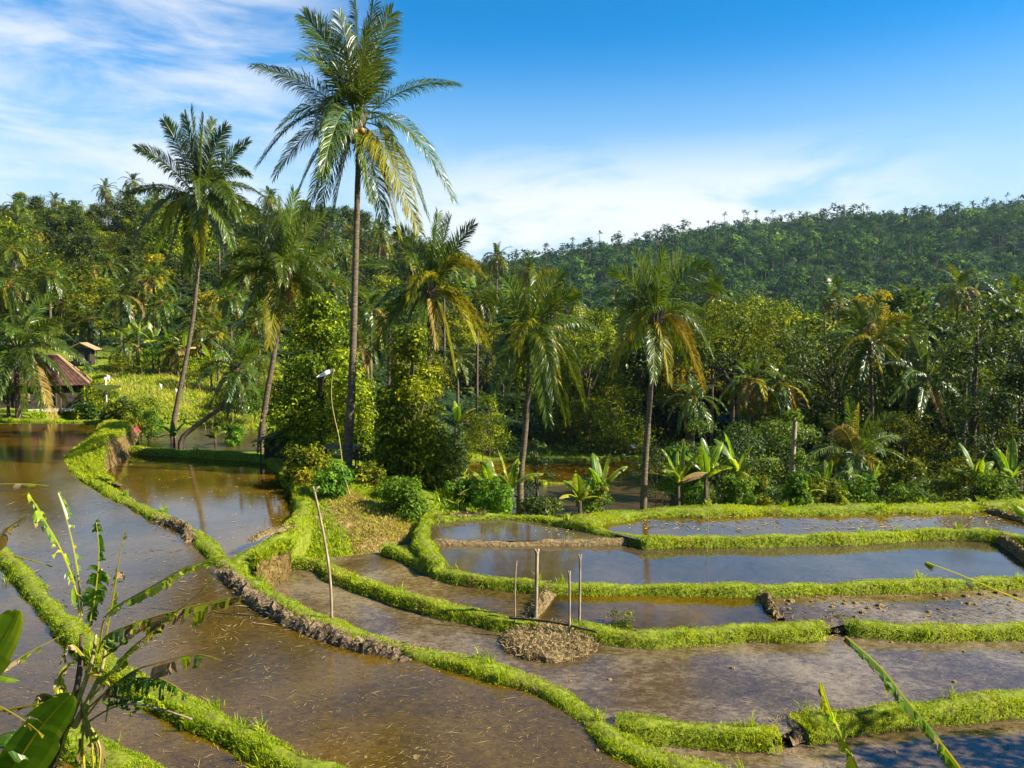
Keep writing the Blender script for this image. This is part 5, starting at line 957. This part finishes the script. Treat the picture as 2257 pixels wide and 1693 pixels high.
# ------------------------------------------------------------------ huts, house, dish
def roof(b, x0, x1, y0, y1, ze, zr, rx0, rx1, m, ntile=26, th=.12):
    ym = (y0+y1)/2; A_, Bq, Cq, Dq = [np.array(t_) for t_ in ((x0, y0, ze), (x1, y0, ze), (x1, y1, ze), (x0, y1, ze))]; R0, R1 = np.array((rx0, ym, zr)), np.array((rx1, ym, zr))
    def plane(p0, p1, q1, q0, n):
        dn = nrm(np.cross(p1-p0, q0-p0)); dn = dn if dn[2] > 0 else -dn
        for i in range(n):
            for j, (o0, o1) in enumerate(((0, .06), (.06, 0))):
                f0, f1 = (i+j*.5)/n, (i+(j+1)*.5)/n; b.add([p0+(p1-p0)*f0+dn*o0, p0+(p1-p0)*f1+dn*o1, q0+(q1-q0)*f1+dn*o1, q0+(q1-q0)*f0+dn*o0], [[0, 1, 2, 3]], m)
        b.add([p0-dn*th, p1-dn*th, q1-dn*th, q0-dn*th], [[0, 1, 2, 3]], m); b.add([p0, p1, p1-dn*th, p0-dn*th], [[0, 1, 2, 3]], m)
    plane(A_, Bq, R1, R0, ntile); plane(Dq, Cq, R1, R0, ntile); plane(Bq, Cq, R1, R1+[0, .01, 0], ntile//2); plane(A_, Dq, R0, R0+[0, .01, 0], ntile//2)
hx = (170-CU)/F*62; hz = .1; hy = 62.0; o = empty('farm_house', (hx-4.6, hy+3, hz), 'low farm house with a red tiled hip roof and dark walls at the left', 'house'); o.rotation_euler = (0, 0, R(27)); o.scale = (.68, .68, .68)
b = B(); roof(b, -6.2, 5.0, -4, 4, 2.75, 6.1, -3.4, 1.6, 0); rf = b.build('roof', 'roof_tile', o)
b = B(); b.tube([(5.05, -4.05, 2.8), (3.3, -2, 4.5), (1.6, 0, 6.2)], .13, 6); b.tube([(-3.4, 0, 6.2), (1.6, 0, 6.2)], .13, 6); b.tube([(5.05, 4.05, 2.8), (1.6, 0, 6.2)], .12, 6); b.build('ridge_cap', 'thatch', rf)
b = B(); b.box((-.6, 0, 1.3), (9.6, 6.4, 2.9)); wl = b.build('wall', 'dark_wood', o); b = B(); b.box((1.0, -3.22, 1.15), (1.0, .08, 2.1)); b.build('door', 'bark', o); b = B(); b.box((-1.8, -3.22, 1.5), (1.2, .08, 1.0)); b.build('window', 'pale_wood', o)
for px_ in (-5.8, -2.2, 1.9, 4.6):
    b = B(); b.tube([(px_, -3.8, -.5), (px_, -3.8, 2.75)], .10, 7); b.build('post', 'bark', o)
b = B(); b.box((-.6, 0, -.1), (10.4, 7.4, .35)); b.build('floor_slab', 'stone', o)
def hut(u, v, d, w_, h, label, m_roof='thatch', dep=1.8, m_wall='dark_wood'):
    x = (u-CU)/F*d; z = min(PD(u, v, d)[2], h1(x, d)+.4); o = empty('hut', (x, d, z), label, 'hut', rz=0); b = B(); b.box((0, 0, h*.30), (w_*.72, dep*.7, h*.85)); b.build('wall', m_wall, o); b = B(); e = h*.66
    for s_ in (-1, 1):
        G = [(0, -dep/2, h+.02), (0, dep/2, h+.02), (s_*w_*.62, dep/2, e), (s_*w_*.62, -dep/2, e)]; b.add(G+[(x_, y_, z_-.09) for x_, y_, z_ in G], [[0, 1, 2, 3], [4, 5, 6, 7], [0, 3, 7, 4], [1, 2, 6, 5], [2, 3, 7, 6]])
    b.build('roof', m_roof, o)
    for sx in (-1, 1):
        for sy in (-1, 1): b = B(); b.tube([(sx*w_*.42, sy*dep*.42, -.6), (sx*w_*.42, sy*dep*.42, e+.05)], .05, 6); b.build('post', 'bark', o)
    b = B(); b.box((.02, -dep*.36, h*.27), (w_*.26, .05, h*.5)); b.build('door', 'bark', o); return o
r0_ = 0; hut(181, 781, 100, 2.9, 2.4, 'little dark hut with a pitched roof on the bright green slope', 'thatch')
hut(608, 975, 42, 2.3, 1.25, 'low thatched shelter beside the leafy tree at the paddy corner', 'thatch', 1.8)
b0 = PD(735, 985, 39.5); x, y = b0[0], b0[1]; gz = h1(x, y); o = empty('wooden_rack', (x, y, gz), 'rough rack of dark planks left of the tallest palm trunk', 'rack'); b = B()
for i in range(5): b.box((0, -.3+i*.15, 1.0+.02*i), (1.9, .12, .05), rz=r.normal()*.04)
b.build('shelf', 'pale_wood', o)
for sx in (-1, 1):
    for sy in (-.3, .3): b = B(); b.tube([(sx*.8, sy, -.4), (sx*.8+.05, sy, 1.1)], .045, 6); b.build('leg', 'bark', o)
d = 60; x = (226-CU)/F*d; gz = h1(x, d); zt = PD(226, 836, d)[2]; o = empty('satellite_dish', (x, d, gz), 'white mesh dish on a pole beside the red roofed house', 'satellite dish'); V = []; nn = 24
for i in range(7):
    q_ = i/6
    for j in range(nn): a = 2*math.pi*j/nn; V.append([math.cos(a)*q_*1.05, math.sin(a)*q_*1.05, .34*q_*q_])
V = np.array(V); ca, sa = math.cos(R(8)), math.sin(R(8)); V = np.c_[V[:, 0]*ca-V[:, 2]*sa*0, V[:, 1]*ca+V[:, 2]*sa, V[:, 2]*ca-V[:, 1]*sa]+[0, 0, zt-gz-.25]; Fq = [[i*nn+j, (i+1)*nn+j, (i+1)*nn+(j+1) % nn, i*nn+(j+1) % nn] for i in range(6) for j in range(nn)]; mk('dish', V, Fq, 'white', o, smooth=True)
b = B(); b.tube([(0, 0, -.3), (0, 0, zt-gz-.2)], .06, 8); b.build('pole', 'stone', o); b = B(); b.tube([(0, 0, zt-gz-.2), (0, 0, zt-gz+.6)], .03, 6); b.box((0, 0, zt-gz+.65), (.14, .14, .18)); b.build('feed', 'white', o)
# stakes on the garden terraces
r = np.random.default_rng(901)
src = None
for i in range(70):
    d = r.uniform(70, 92); u = r.uniform(250, 580); x = (u-CU)/F*d; gz = h1(x, d)
    if src is None:
        b = B(); b.tube([(0, 0, -.2), (.02, 0, .8), (0, 0, 1.7)], [.022, .018, .012], 5); src = b.build('bamboo_stake', 'bamboo'); o = src
    else: o = src.copy(); col.objects.link(o)
    o.location = (x, d, gz); o.rotation_euler = (r.normal()*.06, r.normal()*.06, r.uniform(0, 6)); o.scale = (1, 1, r.uniform(.7, 1.25))
    tag(o, 'thin bamboo stake in the straw coloured garden terrace', 'stake', 'bamboo stakes on the garden terrace')
for u, v, d in ((345, 845, 84), (379, 850, 82), (231, 815, 70)):
    b0 = PD(u, v, d); gz = h1(b0[0], d); o = empty('scare_flag', (b0[0], d, gz), {345: 'white rag hanging on a stake above the garden terrace', 379: 'small white rag nearer the leaning palm', 231: 'tiny white rag above the dish'}[u], 'flag'); b = B(); hh = max(b0[2]-gz, .8); b.tube([(0, 0, -.2), (0, 0, hh+.3)], .025, 5); b.build('pole', 'bamboo', o)
    b = B(); b.add([(0, 0, hh+.25), (.28, .05, hh+.1), (.2, 0, hh-.4), (-.02, .04, hh-.3)], [[0, 1, 2, 3]]); b.build('cloth', 'white', o)
# bare stump with leafy shoots
d = 42; x = (1718-CU)/F*d; gz = h1(x, d); top = PD(1722, 908, d)[2]-gz; o = empty('dead_stump', (x, d, gz), 'bare whitish dead trunk with a tuft of fresh leaves on top', 'tree stump'); b = B(); b.tube(resample([np.array([0, 0, -.3]), np.array([.0, 0, top*.5]), np.array([.08, 0, top])], .3), np.r_[[.19]*2, np.linspace(.17, .12, len(resample([np.array([0, 0, -.3]), np.array([.0, 0, top*.5]), np.array([.08, 0, top])], .3))-2)], 9); b.tube([(.06, 0, top-.3), (.2, 0, top+.15)], [.07, .04], 6); b.build('trunk', 'pale_wood', o, True)
V, Fc, T = crown_geo(np.random.default_rng(31), [((.0, 0, top+.2), .45), ((-.35, 0, top+.1), .25), ((-.4, .1, top*.78), .35), ((.35, 0, top*.8), .3), ((.3, -.1, top*.62), .45), ((-.2, -.2, top*.3), .55), ((.2, -.2, top*.2), .6)], 1500, .17); mk('shoots', V, Fc, 'leaf_fresh', o, tint=T)
# ------------------------------------------------------------------ the person on the far bank
p0 = P(1367, 986, BK['far_two'][1])
o = empty('person', p0, 'person in a white shirt and dark trousers walking on the farthest bank', 'person')
def skin_mesh(name, verts, edges, rad, m, parent, sub=1):
    me = bpy.data.meshes.new(name); me.from_pydata(verts, edges, []); me.materials.append(M[m]); ob = bpy.data.objects.new(name, me); col.objects.link(ob); ob.parent = parent
    md = ob.modifiers.new('s', 'SKIN'); ss = ob.modifiers.new('d', 'SUBSURF'); ss.levels = ss.render_levels = sub
    for i, q_ in enumerate(rad): me.skin_vertices[0].data[i].radius = (q_, q_*.8)
    me.skin_vertices[0].data[0].use_root = True; return ob
vs = [(0,0,.95),(0,0,1.15),(0,0,1.38),(0,0,1.5),(0,-.02,1.62),(-.17,0,1.40),(-.23,.02,1.15),(-.20,-.12,.93),(.17,0,1.40),(.23,.04,1.15),(.21,.12,.94),(-.09,0,.90),(-.10,-.12,.50),(-.10,-.05,.08),(-.10,-.17,.04),(.09,0,.90),(.10,.08,.50),(.10,.26,.12),(.10,.16,.04)]
skin_mesh('body', vs, [(0,1),(1,2),(2,3),(3,4),(2,5),(5,6),(6,7),(2,8),(8,9),(9,10),(0,11),(11,12),(12,13),(13,14),(0,15),(15,16),(16,17),(17,18)], [.12,.12,.13,.055,.10,.055,.042,.032,.055,.042,.032,.085,.06,.04,.035,.085,.06,.04,.035], 'skin', o, 2)
skin_mesh('shirt', [(0,0,.90),(0,0,1.15),(0,0,1.40),(-.18,0,1.41),(-.24,.02,1.15),(.18,0,1.41),(.24,.04,1.15)], [(0,1),(1,2),(2,3),(3,4),(2,5),(5,6)], [.165,.155,.155,.07,.065,.07,.065], 'white', o, 2)
skin_mesh('trousers', [(0,0,.95),(-.09,0,.90),(-.10,-.12,.50),(-.10,-.05,.14),(.09,0,.90),(.10,.08,.50),(.10,.24,.18)], [(0,1),(1,2),(2,3),(0,4),(4,5),(5,6)], [.145,.11,.08,.065,.11,.08,.065], 'dark_cloth', o, 2)
b = B(); b.ball((0, .02, 1.67), .105, 0, 10); b.build('hair', 'dark_cloth', o, True)

# ------------------------------------------------------------------ the air between here and the far hill
m, t = mat('haze'); pv = t.nodes.new('ShaderNodeVolumePrincipled'); pv.inputs['Color'].default_value = (.55, .75, 1.0, 1); pv.inputs['Density'].default_value = .00005; pv.inputs['Anisotropy'].default_value = .2
om = t.nodes.new('ShaderNodeOutputMaterial'); t.links.new(pv.outputs[0], om.inputs['Volume']); M['haze'] = m
hb = B(); hb.box((0, 1140, 115), (3300, 2620, 300)); o = hb.build('haze', 'haze'); tag(o, 'thin bluish haze filling the valley out to the far wooded hill', kind='stuff')
